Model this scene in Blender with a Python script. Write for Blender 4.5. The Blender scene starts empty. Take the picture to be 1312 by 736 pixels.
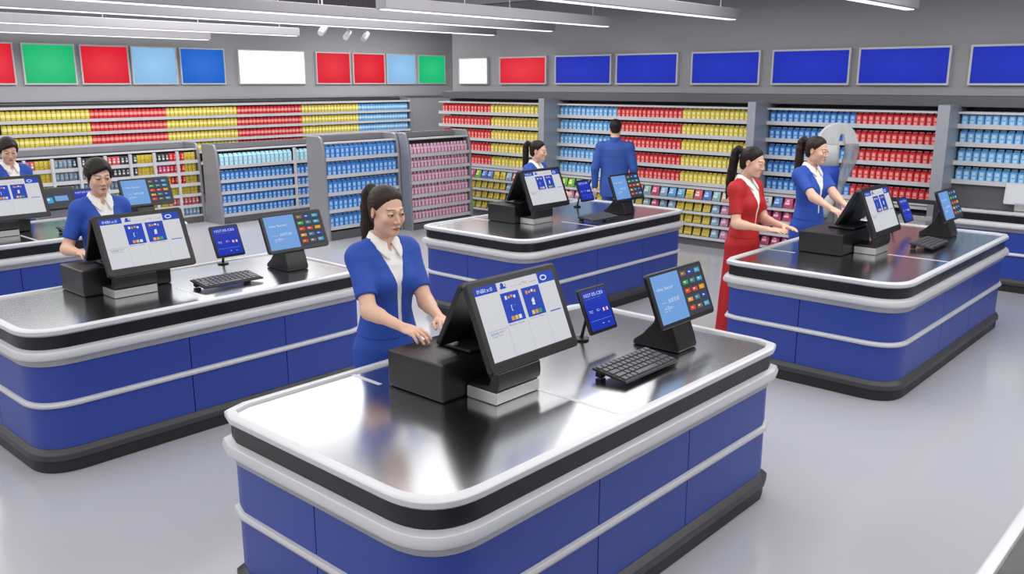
import bpy, math, random
import numpy as np
from mathutils import Vector, Matrix
random.seed(7)
R = math.radians
sc = bpy.context.scene
COL = sc.collection

# ------------------------------------------------------------------ camera
cam_d = bpy.data.cameras.new('camera'); cam = bpy.data.objects.new('camera', cam_d); COL.objects.link(cam)
cam_d.sensor_width = 36; cam_d.lens = 1112.38 / 1312 * 36; cam_d.clip_end = 100
cam.location = (0, 0, 2.4); cam.rotation_euler = (R(90 - 13.2676), 0, R(42.1851 - 90))
sc.camera = cam
sc.view_settings.view_transform = 'Standard'
sc.view_settings.look = 'None'
sc.view_settings.exposure = 0.0
sc.cycles.use_denoising = True
sc.cycles.use_light_tree = False
sc.cycles.use_adaptive_sampling = False
sc.cycles.sample_clamp_indirect = 4
sc.cycles.max_bounces = 8

# ------------------------------------------------------------------ materials
MATS = {}
def lin(c):
    if isinstance(c, str):
        c = [int(c[i:i + 2], 16) / 255 for i in (0, 2, 4)]
        c = [x / 12.92 if x <= 0.04045 else ((x + 0.055) / 1.055) ** 2.4 for x in c]
    return (*c, 1.0)
def mat(name, col, rough=0.5, metal=0.0, emit=None, es=1.0, noise=None, bump=None, spec=None, alpha=None, coat=None, attr=False, trans=None):
    if name in MATS: return MATS[name]
    m = bpy.data.materials.new(name); m.use_nodes = True
    nt = m.node_tree; b = nt.nodes['Principled BSDF']
    b.inputs['Base Color'].default_value = lin(col); b.inputs['Roughness'].default_value = rough; b.inputs['Metallic'].default_value = metal
    if spec is not None: b.inputs['Specular IOR Level'].default_value = spec
    if coat: b.inputs['Coat Weight'].default_value = coat; b.inputs['Coat Roughness'].default_value = 0.1
    if emit is not None:
        b.inputs['Emission Color'].default_value = lin(emit); b.inputs['Emission Strength'].default_value = es
    if alpha is not None: b.inputs['Alpha'].default_value = alpha
    if trans is not None: b.inputs['Transmission Weight'].default_value = trans
    if noise or bump:
        tc = nt.nodes.new('ShaderNodeTexCoord')
    if noise:   # (scale xyz, amount, roughness amount)
        scl, amt, ramt = noise
        mp = nt.nodes.new('ShaderNodeMapping'); mp.inputs['Scale'].default_value = scl if hasattr(scl, '__len__') else (scl,) * 3
        nt.links.new(tc.outputs['Object'], mp.inputs['Vector'])
        n = nt.nodes.new('ShaderNodeTexNoise'); n.inputs['Scale'].default_value = 1; n.inputs['Detail'].default_value = 5
        nt.links.new(mp.outputs[0], n.inputs['Vector'])
        mx = nt.nodes.new('ShaderNodeMix'); mx.data_type = 'RGBA'
        c = lin(col)
        mx.inputs[6].default_value = (*[x * (1 - amt) for x in c[:3]], 1); mx.inputs[7].default_value = (*[min(1, x * (1 + amt)) for x in c[:3]], 1)
        nt.links.new(n.outputs['Fac'], mx.inputs[0]); nt.links.new(mx.outputs[2], b.inputs['Base Color'])
        if ramt:
            mr = nt.nodes.new('ShaderNodeMapRange'); mr.inputs[1].default_value = .3; mr.inputs[2].default_value = .7
            mr.inputs[3].default_value = max(0.02, rough - ramt); mr.inputs[4].default_value = rough + ramt
            nt.links.new(n.outputs['Fac'], mr.inputs[0]); nt.links.new(mr.outputs[0], b.inputs['Roughness'])
    if bump:
        scl, st = bump
        mp = nt.nodes.new('ShaderNodeMapping'); mp.inputs['Scale'].default_value = scl if hasattr(scl, '__len__') else (scl,) * 3
        nt.links.new(tc.outputs['Object'], mp.inputs['Vector'])
        n = nt.nodes.new('ShaderNodeTexNoise'); n.inputs['Scale'].default_value = 1; n.inputs['Detail'].default_value = 3
        nt.links.new(mp.outputs[0], n.inputs['Vector'])
        bp = nt.nodes.new('ShaderNodeBump'); bp.inputs['Strength'].default_value = st; bp.inputs['Distance'].default_value = 0.01
        nt.links.new(n.outputs['Fac'], bp.inputs['Height']); nt.links.new(bp.outputs[0], b.inputs['Normal'])
    if attr:    # base colour from the mesh colour attribute (skin with lips, brows)
        a = nt.nodes.new('ShaderNodeVertexColor'); a.layer_name = 'tint'
        nt.links.new(a.outputs['Color'], b.inputs['Base Color'])
    MATS[name] = m
    return m

M = dict(
    floor=mat('polished_concrete', 'acacb3', .15, noise=((.7, .7, .7), .035, 0), bump=(30, .012), spec=.6),
    wall=mat('grey_painted_wall', 'a4a4a7', .75, noise=((.6, .6, .6), .05, 0)),
    pale=mat('pale_painted_wall', 'e6e6e8', .8, noise=((.6, .6, .6), .03, 0)),  # for the two unseen walls, made pale to bounce front fill light
    ceil=mat('dark_ceiling', '4c4c50', .8, noise=((.8, .8, .8), .1, 0)),
    ledge=mat('ledge_grey', '5b5b60', .5, noise=((2, 2, 2), .06, 0)),
    steel=mat('brushed_steel', '9a9ba0', .32, .75, noise=((3, 3, 40), .1, .06)),
    shelf=mat('shelf_metal', 'c9cace', .38, .1, noise=((5, 5, 5), .03, .03)),
    shelfback=mat('shelf_back', '2b2b2e', .6, noise=((4, 4, 4), .1, 0)),
    fin=mat('fin_grey', 'a0a3ab', .38, .3, noise=((1, 1, 9), .05, .03)),
    gond=mat('gondola_grey', '97989e', .36, .4, noise=((2, 2, 9), .05, .04)),
    gondbase=mat('gondola_base', '56565a', .5, noise=((3, 3, 3), .08, 0)),
    blue=mat('counter_blue', '2d439b', .38, noise=((3, 3, 3), .02, .0)),
    white=mat('white_rim', 'cdcdd1', .32, .1, noise=((6, 6, 6), .012, .0)),
    silver=mat('silver_trim', 'a6a7aa', .3, .5, noise=((6, 6, 6), .02, .0)),
    black=mat('black_band', '17181a', .35, noise=((6, 6, 6), .1, .05)),
    top=mat('dark_mirror_top', 'cfd0d3', .18, 1.0, noise=((1.5, 1.5, 1.5), .03, .0)),
    plinth=mat('plinth_grey', '3c3c3f', .45, noise=((4, 4, 4), .08, .05)),
    plinthd=mat('plinth_dark', '232325', .5, noise=((4, 4, 4), .08, .05)),
    dev=mat('device_black', '121214', .38, noise=((9, 9, 9), .1, .05)),
    devg=mat('device_dark_grey', '26272a', .42, noise=((9, 9, 9), .1, .05)),
    key=mat('key_grey', '4b4c52', .42, noise=((30, 30, 30), .1, .05)),
    alu=mat('aluminium', 'b5b3b2', .32, .5, noise=((4, 30, 4), .015, .0)),
    light=mat('diffuser_light', 'ffffff', .5, emit='ffffff', es=1.1),
    lamp=mat('lamp_housing', 'a3a1a7', .45, .1, noise=((3, 3, 3), .05, 0)),
    shirt=mat('white_shirt', 'eeece9', .75, bump=(260, .15)),
    dressb=mat('blue_cloth', '1d48a8', .7, noise=((14, 14, 14), .05, 0), bump=(220, .2)),
    dressr=mat('red_cloth', 'b00c14', .65, noise=((14, 14, 14), .05, 0), bump=(220, .2)),
    suit=mat('blue_suit', '2a4f9e', .7, noise=((14, 14, 14), .06, 0), bump=(220, .2)),
    shoe=mat('black_shoe', '121214', .3, noise=((20, 20, 20), .1, .05)),
    hair=mat('dark_brown_hair', '2b1c14', .45, noise=((190, 14, 60), .45, .05), bump=((260, 16, 90), .5), spec=.3),
    hairb=mat('black_brown_hair', '1a110d', .48, noise=((170, 16, 60), .45, .05), bump=((240, 18, 90), .5), spec=.28),
    hair_tail=mat('brown_ponytail', '2a1b13', .45, noise=((170, 170, 12), .4, .05), bump=((260, 260, 14), .5), spec=.3),
    hairb_tail=mat('dark_ponytail', '1a110e', .48, noise=((150, 150, 12), .4, .05), bump=((240, 240, 14), .5), spec=.28),
    skin=mat('skin', 'c59a80', .5, attr=True, bump=(300, .04)),
)
def em(name, c, s=1.0):
    return mat(name, '030303', .5, emit=c, es=s, noise=((3, 3, 3), .05, 0), spec=.25)

# ------------------------------------------------------------------ mesh builder
class MB:
    def __init__(s): s.v = []; s.f = []; s.m = []; s.mats = []
    def mi(s, m):
        if m not in s.mats: s.mats.append(m)
        return s.mats.index(m)
    def add(s, vs, fs, m):
        o = len(s.v); s.v += [tuple(x) for x in vs]; k = s.mi(m)
        for f in fs: s.f.append([i + o for i in f]); s.m.append(k)
        return s
    def box(s, x0, x1, y0, y1, z0, z1, m, T=None):
        vs = [(x, y, z) for z in (z0, z1) for y in (y0, y1) for x in (x0, x1)]
        if T is not None: vs = [tuple(T @ Vector(v)) for v in vs]
        return s.add(vs, [(0, 2, 3, 1), (4, 5, 7, 6), (0, 1, 5, 4), (2, 6, 7, 3), (0, 4, 6, 2), (1, 3, 7, 5)], m)
    def quad(s, p, m): return s.add(p, [(0, 1, 2, 3)], m)
    def loft(s, rings, m, cap=True, closed=True):
        n = len(rings[0]); vs = [p for r in rings for p in r]; fs = []
        for i in range(len(rings) - 1):
            for j in range(n if closed else n - 1):
                a, b = i * n + j, i * n + (j + 1) % n
                fs.append((a, b, b + n, a + n))
        if cap: fs.append(tuple(reversed(range(n)))); fs.append(tuple(range((len(rings) - 1) * n, len(rings) * n)))
        return s.add(vs, fs, m)
    def tube(s, pts, r, m, n=8):
        pts = [Vector(p) for p in pts]; rs = r if hasattr(r, '__len__') else [r] * len(pts); rings = []
        for i, p in enumerate(pts):
            t = (pts[min(i + 1, len(pts) - 1)] - pts[max(i - 1, 0)]).normalized()
            a = Vector((0, 0, 1)) if abs(t.z) < .9 else Vector((1, 0, 0))
            u = t.cross(a).normalized(); w = t.cross(u)
            rings.append([p + (u * math.cos(k * 2 * math.pi / n) + w * math.sin(k * 2 * math.pi / n)) * rs[i] for k in range(n)])
        return s.loft(rings, m)
    def mesh(s, name):
        me = bpy.data.meshes.new(name); me.from_pydata(s.v, [], s.f)
        for m in s.mats: me.materials.append(m)
        me.polygons.foreach_set('material_index', s.m); me.update(); return me

def link(name, me, parent=None, loc=None, rz=0, smooth=False, bevel=0, T=None):
    o = bpy.data.objects.new(name, me); COL.objects.link(o)
    if parent is not None: o.parent = parent
    if loc is not None: o.location = loc
    if rz: o.rotation_euler = (0, 0, rz)
    if T is not None: o.matrix_local = T
    if smooth: me.polygons.foreach_set('use_smooth', [True] * len(me.polygons))
    if bevel:
        b = o.modifiers.new('bevel', 'BEVEL'); b.width = bevel; b.segments = 2; b.limit_method = 'ANGLE'; b.angle_limit = R(40)
        me.polygons.foreach_set('use_smooth', [True] * len(me.polygons))
        w = o.modifiers.new('wn', 'WEIGHTED_NORMAL'); w.keep_sharp = True
    return o
def part(name, mb, parent=None, **k): return link(name, mb.mesh(name), parent, **k)
def tag(o, label, cat, group=None, kind=None):
    o['label'] = label; o['category'] = cat
    if group: o['group'] = group
    if kind: o['kind'] = kind
    return o
def struct(o): o['kind'] = 'structure'; return o
def empty(name, loc=(0, 0, 0), rz=0):
    o = bpy.data.objects.new(name, None); COL.objects.link(o); o.location = loc; o.rotation_euler = (0, 0, rz); o.empty_display_size = .1
    return o
KIDS = {}
def copy_tree(o, parent=None):
    c = o.copy(); COL.objects.link(c)
    if parent is not None: c.parent = parent
    for ch in [x for x in list(COL.objects) if x.parent == o]: copy_tree(ch, c)
    return c
def bx(name, x0, x1, y0, y1, z0, z1, m, parent=None, bevel=0, **k):
    mb = MB(); mb.box(x0, x1, y0, y1, z0, z1, m); return part(name, mb, parent, bevel=bevel, **k)

ORD = ['', '1st', '2nd', '3rd'] + ['%dth' % i for i in range(4, 60)]
ORD[21] = '21st'; ORD[22] = '22nd'; ORD[23] = '23rd'; ORD[31] = '31st'; ORD[32] = '32nd'; ORD[33] = '33rd'
SHELFW = ['top', 'second', 'third', 'fourth', 'fifth', 'sixth', 'seventh']

# ------------------------------------------------------------------ text
TXT = {}
def text_mesh(t):
    if t in TXT: return TXT[t]
    cu = bpy.data.curves.new('lettering', 'FONT'); cu.body = t; cu.size = 1; cu.resolution_u = 2
    o = bpy.data.objects.new('lettering', cu); COL.objects.link(o)
    bpy.context.view_layer.update()
    ev = o.evaluated_get(bpy.context.evaluated_depsgraph_get()); me = ev.to_mesh()
    vs = [v.co.copy() for v in me.vertices]; fs = [list(p.vertices) for p in me.polygons]
    ev.to_mesh_clear(); bpy.data.objects.remove(o); bpy.data.curves.remove(cu)
    x0 = min(v.x for v in vs); x1 = max(v.x for v in vs); y0 = min(v.y for v in vs); y1 = max(v.y for v in vs)
    TXT[t] = ([((v.x - x0) / (x1 - x0), (v.y - y0) / (y1 - y0)) for v in vs], fs)
    return TXT[t]
class UI:
    """flat screen artwork in a w x h rectangle: u to the right, v down, lying on y=0 facing -y"""
    def __init__(s, w, h): s.w = w; s.h = h; s.mb = MB(); s.k = 0
    def rect(s, u0, v0, u1, v1, m):
        s.k += 1; y = -0.0001 * s.k
        s.mb.quad([(u0 * s.w, y, (1 - v1) * s.h), (u1 * s.w, y, (1 - v1) * s.h), (u1 * s.w, y, (1 - v0) * s.h), (u0 * s.w, y, (1 - v0) * s.h)], m)
    def disc(s, u, v, r, m, r2=None, n=14):
        s.k += 1; y = -0.0001 * s.k
        s.mb.add([(u * s.w + r * math.cos(i * 2 * math.pi / n), y, (1 - v) * s.h + (r2 or r) * math.sin(i * 2 * math.pi / n)) for i in range(n)], [tuple(range(n))], m)
    def text(s, t, u0, v0, u1, v1, m):
        s.k += 1; y = -0.0001 * s.k
        vs, fs = text_mesh(t)
        s.mb.add([((u0 + (u1 - u0) * a) * s.w, y, (1 - v1 + (v1 - v0) * b) * s.h) for a, b in vs], fs, m)

# ------------------------------------------------------------------ room
L_Y = 17.0; R_X = 12.0
struct(bx('floor', -6, 18.5, -6, 17.2, -.1, 0, M['floor']))
struct(bx('ceiling', -6, 18.5, -6, 17.2, 3.9, 4.0, M['ceil']))
struct(bx('wall_left', -6, 18.5, L_Y, L_Y + .2, 0, 3.9, M['wall']))
struct(bx('wall_right', R_X, R_X + .2, -6, 12.42, 0, 3.9, M['wall']))
struct(bx('wall_return', R_X + .2, 18.5, 12.22, 12.42, 0, 3.9, M['wall']))
struct(bx('wall_far', 18.3, 18.5, 12.42, L_Y, 0, 3.9, M['wall']))
struct(bx('wall_front', -6, 18.5, -6.2, -6, 0, 3.9, M['pale']))
struct(bx('wall_back', -6.2, -6, -6, L_Y, 0, 3.9, M['pale']))
struct(bx('trim_1', 11.6, R_X, -2, 12.3, 2.11, 2.24, M['ledge'], bevel=.01))
struct(bx('added_light_block', 10.3, 10.42, -5.9, 12.3, 3.6, 3.9, M['ceil']))  # added ceiling band that keeps lamp light off the upper right wall
mb = MB(); mb.box(-6, 16.9, L_Y - .06, L_Y, 2.06, 2.10, M['fin']); struct(part('trim_2', mb))

# ------------------------------------------------------------------ signs (light boxes)
SC = dict(red=('ea1530', .95), green=('16c67c', .92), sky=('94c8f4', .95), azure=('0a68d6', .95), white=('ffffff', 2.2), blue=('142dba', .95))
def glow(name, c, s):
    if name in MATS: return MATS[name]
    m = em(name, c, s); nt = m.node_tree; b = nt.nodes['Principled BSDF']
    tc = nt.nodes.new('ShaderNodeTexCoord'); mp = nt.nodes.new('ShaderNodeMapping'); mp.inputs['Location'].default_value = (-.5, 0, -.5); mp.inputs['Scale'].default_value = (1, 0, 1)
    nt.links.new(tc.outputs['Generated'], mp.inputs['Vector'])
    ln = nt.nodes.new('ShaderNodeVectorMath'); ln.operation = 'LENGTH'; nt.links.new(mp.outputs[0], ln.inputs[0])
    mr = nt.nodes.new('ShaderNodeMapRange'); mr.inputs[1].default_value = 0; mr.inputs[2].default_value = .7; mr.inputs[3].default_value = s * 1.06; mr.inputs[4].default_value = s * .86
    nt.links.new(ln.outputs['Value'], mr.inputs[0]); nt.links.new(mr.outputs[0], b.inputs['Emission Strength'])
    if name != 'sign_white':
        mx = nt.nodes.new('ShaderNodeMix'); mx.data_type = 'RGBA'; L = lin(c); mx.inputs[6].default_value = (*[x + (1 - x) * (.03 if name != 'sign_blue' else .004) for x in L[:3]], 1); mx.inputs[7].default_value = L
        m2 = nt.nodes.new('ShaderNodeMapRange'); m2.inputs[2].default_value = .6; nt.links.new(ln.outputs['Value'], m2.inputs[0]); nt.links.new(m2.outputs[0], mx.inputs[0]); nt.links.new(mx.outputs[2], b.inputs['Emission Color'])
    return m
def sign(kind, a, b, z0, z1, wall, label, grp):
    c, s = SC[kind]
    m = glow('sign_' + kind, c, s)
    o = empty('lightbox_sign'); tag(o, label, 'sign', grp)
    w = b - a; t = .025
    f = MB()
    for (x0, x1, q0, q1) in ((0, w, 0, t), (0, w, z1 - z0 - t, z1 - z0), (0, t, t, z1 - z0 - t), (w - t, w, t, z1 - z0 - t)): f.box(x0, x1, -.06, 0, q0, q1, M['white'])
    part('sign_frame', f, o)
    p = MB(); p.box(t, w - t, -.045, 0, t, z1 - z0 - t, m); part('sign_panel', p, o)
    if wall == 'L': o.location = (a, L_Y - .001, z0)
    else: o.location = (R_X - .001, b, z0); o.rotation_euler = (0, 0, R(-90))
    return o
LS = [(5.30, 5.765, 'red', 'red sign at the far left edge, beside the first green sign'),
      (5.893, 6.801, 'green', 'large green wall sign between two red signs on the left wall'),
      (6.885, 7.79, 'red', 'red wall sign between the large green sign and a pale blue sign'),
      (7.836, 8.756, 'sky', 'pale blue wall sign beside the deeper azure sign'),
      (8.822, 9.806, 'azure', 'azure blue wall sign left of the wide white sign'),
      (10.115, 11.782, 'white', 'wide glowing white sign in the middle of the left wall'),
      (12.077, 13.05, 'red', 'red square sign just right of the wide white sign'),
      (13.119, 14.094, 'red', 'red square sign left of the small pale blue square sign'),
      (14.143, 15.086, 'sky', 'pale blue square sign between red and green signs near the corner'),
      (15.165, 16.12, 'green', 'green square sign nearest the room corner')]
for a, b, k, l in LS: sign(k, a, b, 2.36, 3.08, 'L', l, 'light box signs on the left wall')
RS = [(12.197, 11.434, 'white', 'small glowing white sign on the right wall beside the corner'),
      (11.138, 10.021, 'red', 'red sign on the right wall between white and blue signs'),
      (9.827, 8.635, 'blue', 'deep blue sign next to the red one, first of the blue row'),
      (8.541, 7.377, 'blue', 'deep blue sign above the man in the blue suit, second in row'),
      (7.143, 6.01, 'blue', 'deep blue sign third in row, left of the middle grey fin'),
      (5.83, 4.707, 'blue', 'deep blue sign fourth in row, above the twisted clear sculpture'),
      (4.602, 3.451, 'blue', 'deep blue sign fifth in row, left of the last grey fin'),
      (3.234, 2.05, 'blue', 'deep blue sign at the right edge, last of the blue row')]
for a, b, k, l in RS: sign(k, b, a, 2.365, 2.85, 'R', l, 'light box signs on the right wall')

# ------------------------------------------------------------------ ceiling fixtures
def fixture(x0, x1, y, z, label):
    o = empty('linear_light', (x0, y, z)); L = x1 - x0
    h = MB(); h.box(0, L, -.09, .09, .0, .13, M['lamp']); part('housing', h, o, bevel=.008)
    d = MB(); d.box(.02, L - .02, -.045, .045, -.010, .0, M['light']); part('diffuser', d, o)
    n = max(2, int(L / 1.6) + 1)
    for i in range(n):
        w = MB(); x = .35 + (L - .7) * i / (n - 1); w.tube([(x, 0, .13), (x, 0, 3.9 - z)], .006, M['lamp'], 6); part('suspension_rod', w, o)
    tag(o, label, 'ceiling light', 'linear lights hanging from the ceiling')
fixture(4.5, 10.58, 3.54, 3.2, 'long grey linear light nearest the right edge of the picture')
fixture(4.6, 10.70, 5.80, 3.2, 'long white linear light hanging at top centre above the blue signs')
fixture(6.53, 10.79, 7.89, 3.2, 'short white linear light hanging over the room corner, both ends visible')
fixture(2.5, 11.15, 9.26, 3.2, 'long linear light ending just left of the short corner light')
fixture(2.5, 11.39, 10.76, 3.2, 'long linear light whose end points at the white corner sign')
fixture(2.5, 9.25, 13.5, 3.2, 'far linear light ending above the wide white sign')
fixture(3.5, 8.95, 16.0, 3.2, 'farthest linear light, close above the azure sign')
fixture(1.0, 6.4, 8.0, 3.45, 'linear light at top left, higher than the others')
for i, (x, y) in enumerate(((9.6, 13.2), (10.9, 14.2), (11.5, 14.4))):
    o = empty('ceiling_spotlight', (x, y, 3.28))
    b = MB(); b.tube([(0, 0, .62), (0, 0, .08)], .012, M['lamp']); part('stem', b, o)
    b = MB(); b.tube([(-.09, -.03, -.04), (0, 0, .03), (.08, .03, .09)], [.055, .06, .045], M['white'], 12); part('lamp_head', b, o)
    tag(o, ['small white spotlight above the wide white sign', 'small white spotlight above the first red square sign', 'small white spotlight right of its twin above the red squares'][i], 'spotlight', 'ceiling spotlights')

# ------------------------------------------------------------------ checkout counters
def outline(L, W, off, cN, cO):
    """closed outline, starting on the left side, anticlockwise round near-left, right, back corners"""
    def corner(cx, cy, dx0, dy0, dx1, dy1, c, n):
        p0 = Vector((cx - dx0 * c, cy - dy0 * c)); p1 = Vector((cx + dx1 * c, cy + dy1 * c)); pc = Vector((cx, cy)); out = []
        for i in range(n + 1):
            t = i / n; out.append(p0 * (1 - t) ** 2 + pc * 2 * t * (1 - t) + p1 * t * t)
        return out
    x0, x1, y0, y1 = -off, L + off, -off, W + off
    pts = corner(x0, y0, 0, -1, 1, 0, cN + .58 * off, 10) + corner(x1, y0, 1, 0, 0, 1, cO + .58 * off, 2) + \
          corner(x1, y1, 0, 1, -1, 0, cO + .58 * off, 2) + corner(x0, y1, -1, 0, 0, -1, cO + .58 * off, 2)
    return pts
def ring(L, W, prof, cN, cO, m):
    mb = MB(); loops = []
    for off, z in prof: loops.append([(p.x, p.y, z) for p in outline(L, W, off, cN, cO)])
    n = len(loops[0]); k = len(loops); vs = [p for l in loops for p in l]; fs = []
    for i in range(k):
        for j in range(n):
            a, b = i * n + j, i * n + (j + 1) % n; c, d = ((i + 1) % k) * n + (j + 1) % n, ((i + 1) % k) * n + j
            fs.append((a, b, c, d))
    mb.add(vs, fs, m); return mb
def prism(L, W, off, z0, z1, cN, cO, m):
    mb = MB(); o = outline(L, W, off, cN, cO)
    return mb.loft([[(p.x, p.y, z0) for p in o], [(p.x, p.y, z1) for p in o]], m)
def counter(name, N, L, W, label, rz=0, topm='top', seams=True, cN=.27, cO=.14, front=(1.03, 1.79), side=.76):
    o = empty(name, (*N, 0), rz); tag(o, label, 'counter', 'blue checkout counters')
    part('plinth', prism(L, W, -.015, 0, .085, cN, cO, M['plinthd']), o, bevel=.006)
    part('kick_rail', ring(L, W, [(-.0, .085), (.0, .125), (-.03, .155), (-.06, .155), (-.06, .085)], cN, cO, M['plinth']), o, bevel=.005)
    part('core', prism(L, W, -.055, .08, .80, cN, cO, M['plinthd']), o)
    # blue facing panels: split round the outline
    P = outline(L, W, -.032, cN, cO); Pi = outline(L, W, -.05, cN, cO)
    n = len(P); cum = [0]
    for i in range(n): cum.append(cum[-1] + (P[(i + 1) % n] - P[i]).length)
    tot = cum[-1]
    def at(s, Q):
        s %= tot
        for i in range(n):
            if cum[i] <= s <= cum[i + 1]:
                t = (s - cum[i]) / max(1e-9, cum[i + 1] - cum[i]); return Q[i].lerp(Q[(i + 1) % n], t)
    def s_of(x, y):
        best = None
        for i in range(n):
            a, b = P[i], P[(i + 1) % n]; d = b - a; t = max(0, min(1, (Vector((x, y)) - a).dot(d) / d.length_squared))
            e = (a + d * t - Vector((x, y))).length
            if best is None or e < best[0]: best = (e, cum[i] + t * d.length)
        return best[1]
    js = sorted([s_of(f, .03) for f in front] + [s_of(.03, side), s_of(L - .03, W * .5), s_of(L * .3, W - .03), s_of(L * .7, W - .03)])
    for i in range(len(js)):
        a, b = js[i] + .003, js[(i + 1) % len(js)] - .003
        if b < a: b += tot
        ss = [a] + sorted(c + k * tot for c in cum[:-1] for k in (0, 1) if a + .002 < c + k * tot < b - .002) + [b]
        po = [at(s, P) for s in ss]; pi = [at(s, Pi) for s in ss]
        for z0, z1 in ((.155, .425), (.465, .705)):
            lp = po + pi[::-1]
            mb = MB(); mb.loft([[(p.x, p.y, z0) for p in lp], [(p.x, p.y, z1) for p in lp]], M['blue']); part('front_panel', mb, o, bevel=.0015)
    part('middle_strip', ring(L, W, [(-.034, .425), (-.014, .43), (-.008, .445), (-.014, .46), (-.034, .465), (-.06, .465), (-.06, .425)], cN, cO, M['white']), o, bevel=.003)
    part('lower_lip', ring(L, W, [(-.02, .70), (-.015, .735), (-.05, .735), (-.05, .70)], cN, cO, M['silver']), o, bevel=.003)
    part('bumper_rail', ring(L, W, [(-.012, .735), (.016, .752), (.020, .772), (.010, .80), (-.03, .812), (-.06, .812), (-.06, .735)], cN, cO, M['white']), o, bevel=.004)
    part('black_band', prism(L, W, -.022, .80, .895, cN, cO, M['black']), o, bevel=.002)
    part('top_rim', ring(L, W, [(-.015, .893), (.0, .905), (.0, .928), (-.012, .937), (-.045, .937), (-.052, .915), (-.052, .893)], cN, cO, M['white']), o, bevel=.003)
    part('worktop', prism(L, W, -.048, .893, .925, cN, cO, M[topm]), o)
    if seams:
        bx('seam_strip', 1.225, 1.25, .05, .56, .924, .9262, M['white'], o); bx('seam_strip', .745, .77, 1.20, W - .05, .924, .9262, M['white'], o)
    return o
C1 = (1.855, 2.058); C2 = (1.72, 5.45); C3 = (6.551, 2.028); C4 = (6.061, 5.322); C5 = (1.78, 8.75)
counter('checkout_counter', C1, 2.76, 1.475, 'blue checkout counter in the foreground, the nearest and largest one')
counter('checkout_counter', C2, 2.55, 1.22, 'blue checkout counter on the left, in front of the short-haired cashier')
counter('checkout_counter', C3, 3.08, 1.515, 'blue checkout counter on the right, beside the woman in red', front=(1.14, 1.97), side=.81)
counter('checkout_counter', C4, 2.90, 1.496, 'blue checkout counter in the middle, behind the foreground cashier', front=(1.19, 2.04), side=.81)
counter('checkout_counter', C5, 2.76, 1.40, 'blue checkout counter farthest left, partly hidden behind the short-haired cashier')
counter('checkout_counter', (11.25, 3.14), 3.0, .62, 'blue service counter against the right wall below pale blue cartons', rz=R(-90), seams=False, cN=.1, cO=.08, front=(1.0, 2.0), side=.3)
counter('checkout_counter', (1.15, -.92), 2.6, 1.475, 'counter corner cut off at the bottom right edge of the picture', seams=False, topm='black')

# ------------------------------------------------------------------ checkout devices, local to a counter corner
ZT = .927
U = dict(bg=em('screen_white', 'd3d5da', .92), blue=em('screen_blue', '1c44bd', .85), dblue=em('screen_deep_blue', '1230b4', .9), sky=em('screen_sky', '74a5e4', .88),
         dark=em('screen_dark', '3a3f4a', .8), pale=em('screen_pale_text', 'dfe8f8', .9), orange=em('screen_orange', 'e8982a', .9), red=em('screen_red', 'd8402c', .9),
         green=em('screen_green', '2fae4f', .9), cyan=em('screen_cyan', '37a6d8', .9), yellow=em('screen_yellow', 'e8c532', .9), line=em('screen_line', 'a9adb5', .8),
         teal=em('screen_teal', '3c86a8', .8), grey=em('screen_grey_text', '7d828c', .8), brown=em('screen_brown', '8a6a5c', .8))
def main_ui(w, h):
    u = UI(w, h); u.rect(0, 0, 1, 1, U['bg'])
    u.rect(0, 0, .27, .11, U['blue']); u.text('INBI:x:0', .035, .03, .215, .082, U['pale'])
    u.disc(.335, .045, .012, U['blue']); u.rect(.305, .065, .37, .095, U['blue']); u.text('2', .365, .03, .385, .09, U['blue'])
    u.text('- - -- -- ----', .44, .085, .76, .095, U['line']); u.text('-ıc-', .57, .06, .64, .075, U['grey'])
    u.rect(.787, 0, 1, .15, U['blue']); u.disc(.862, .078, .026, U['pale'], .015); u.disc(.862, .078, .018, U['blue'], .009)
    for k, (a, b) in enumerate(((.28, .505), (.54, .77))):
        u.rect(a, .152, b, .56, U['blue'])
        for i in range(4): u.rect(a + .045 + .035 * i, .195 + .012 * (i % 2), a + .07 + .035 * i, .245 - .008 * (i % 3), U['orange' if (i + k) % 3 else 'pale'])
        if k == 0: u.text('[ ˙', a + .09, .33, a + .14, .41, U['pale'])
        else: u.disc(a + .11, .35, .011, U['pale']); u.rect(a + .09, .38, a + .125, .41, U['pale']); u.text('c', a + .1, .31, a + .13, .36, U['pale'])
        u.text('˙ ˙˙ -  ˙', a + .04, .44, a + .18, .455, U['sky'])
        for i in range(3): u.rect(a + .055 + .045 * i, .48, a + .09 + .045 * i, .535, U[('orange', 'yellow', 'pale')[i] if k == 0 else ('yellow', 'orange', 'green')[i]])
    u.text('Bomtıc. 3aıott', .285, .575, .47, .598, U['blue']); u.text('-mort-, Piana', .55, .572, .74, .595, U['grey'])
    for x in (.262, .513, .765): u.rect(x - .0012, .58, x + .0012, 1, U['line'])
    u.rect(.82, .555, .965, .57, U['blue']); u.rect(.02, .6, .255, .604, U['teal'])
    u.text('nova', .045, .625, .135, .66, U['teal']); u.text('cori', .145, .615, .2, .65, U['red']); u.text('inogol mont', .05, .67, .185, .69, U['blue'])
    return u.mb
def tablet_ui(w, h):
    u = UI(w, h); u.rect(0, 0, 1, 1, U['dblue'])
    u.text('1027.05.CE0', .08, .07, .88, .155, U['pale']); u.text('.......... ...', .1, .2, .7, .215, U['sky'])
    u.text('TC', .1, .5, .26, .57, U['pale']); u.text('C-', .42, .49, .58, .55, U['pale'])
    for i in range(3): u.rect(.68 + .075 * i, .5, .735 + .075 * i, .585, U['pale' if i != 1 else 'red'])
    u.rect(.05, .76, .93, .768, U['sky']); u.rect(.5, .86, .56, .875, U['pale']); u.rect(.74, .87, .79, .885, U['pale'])
    return u.mb
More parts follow.
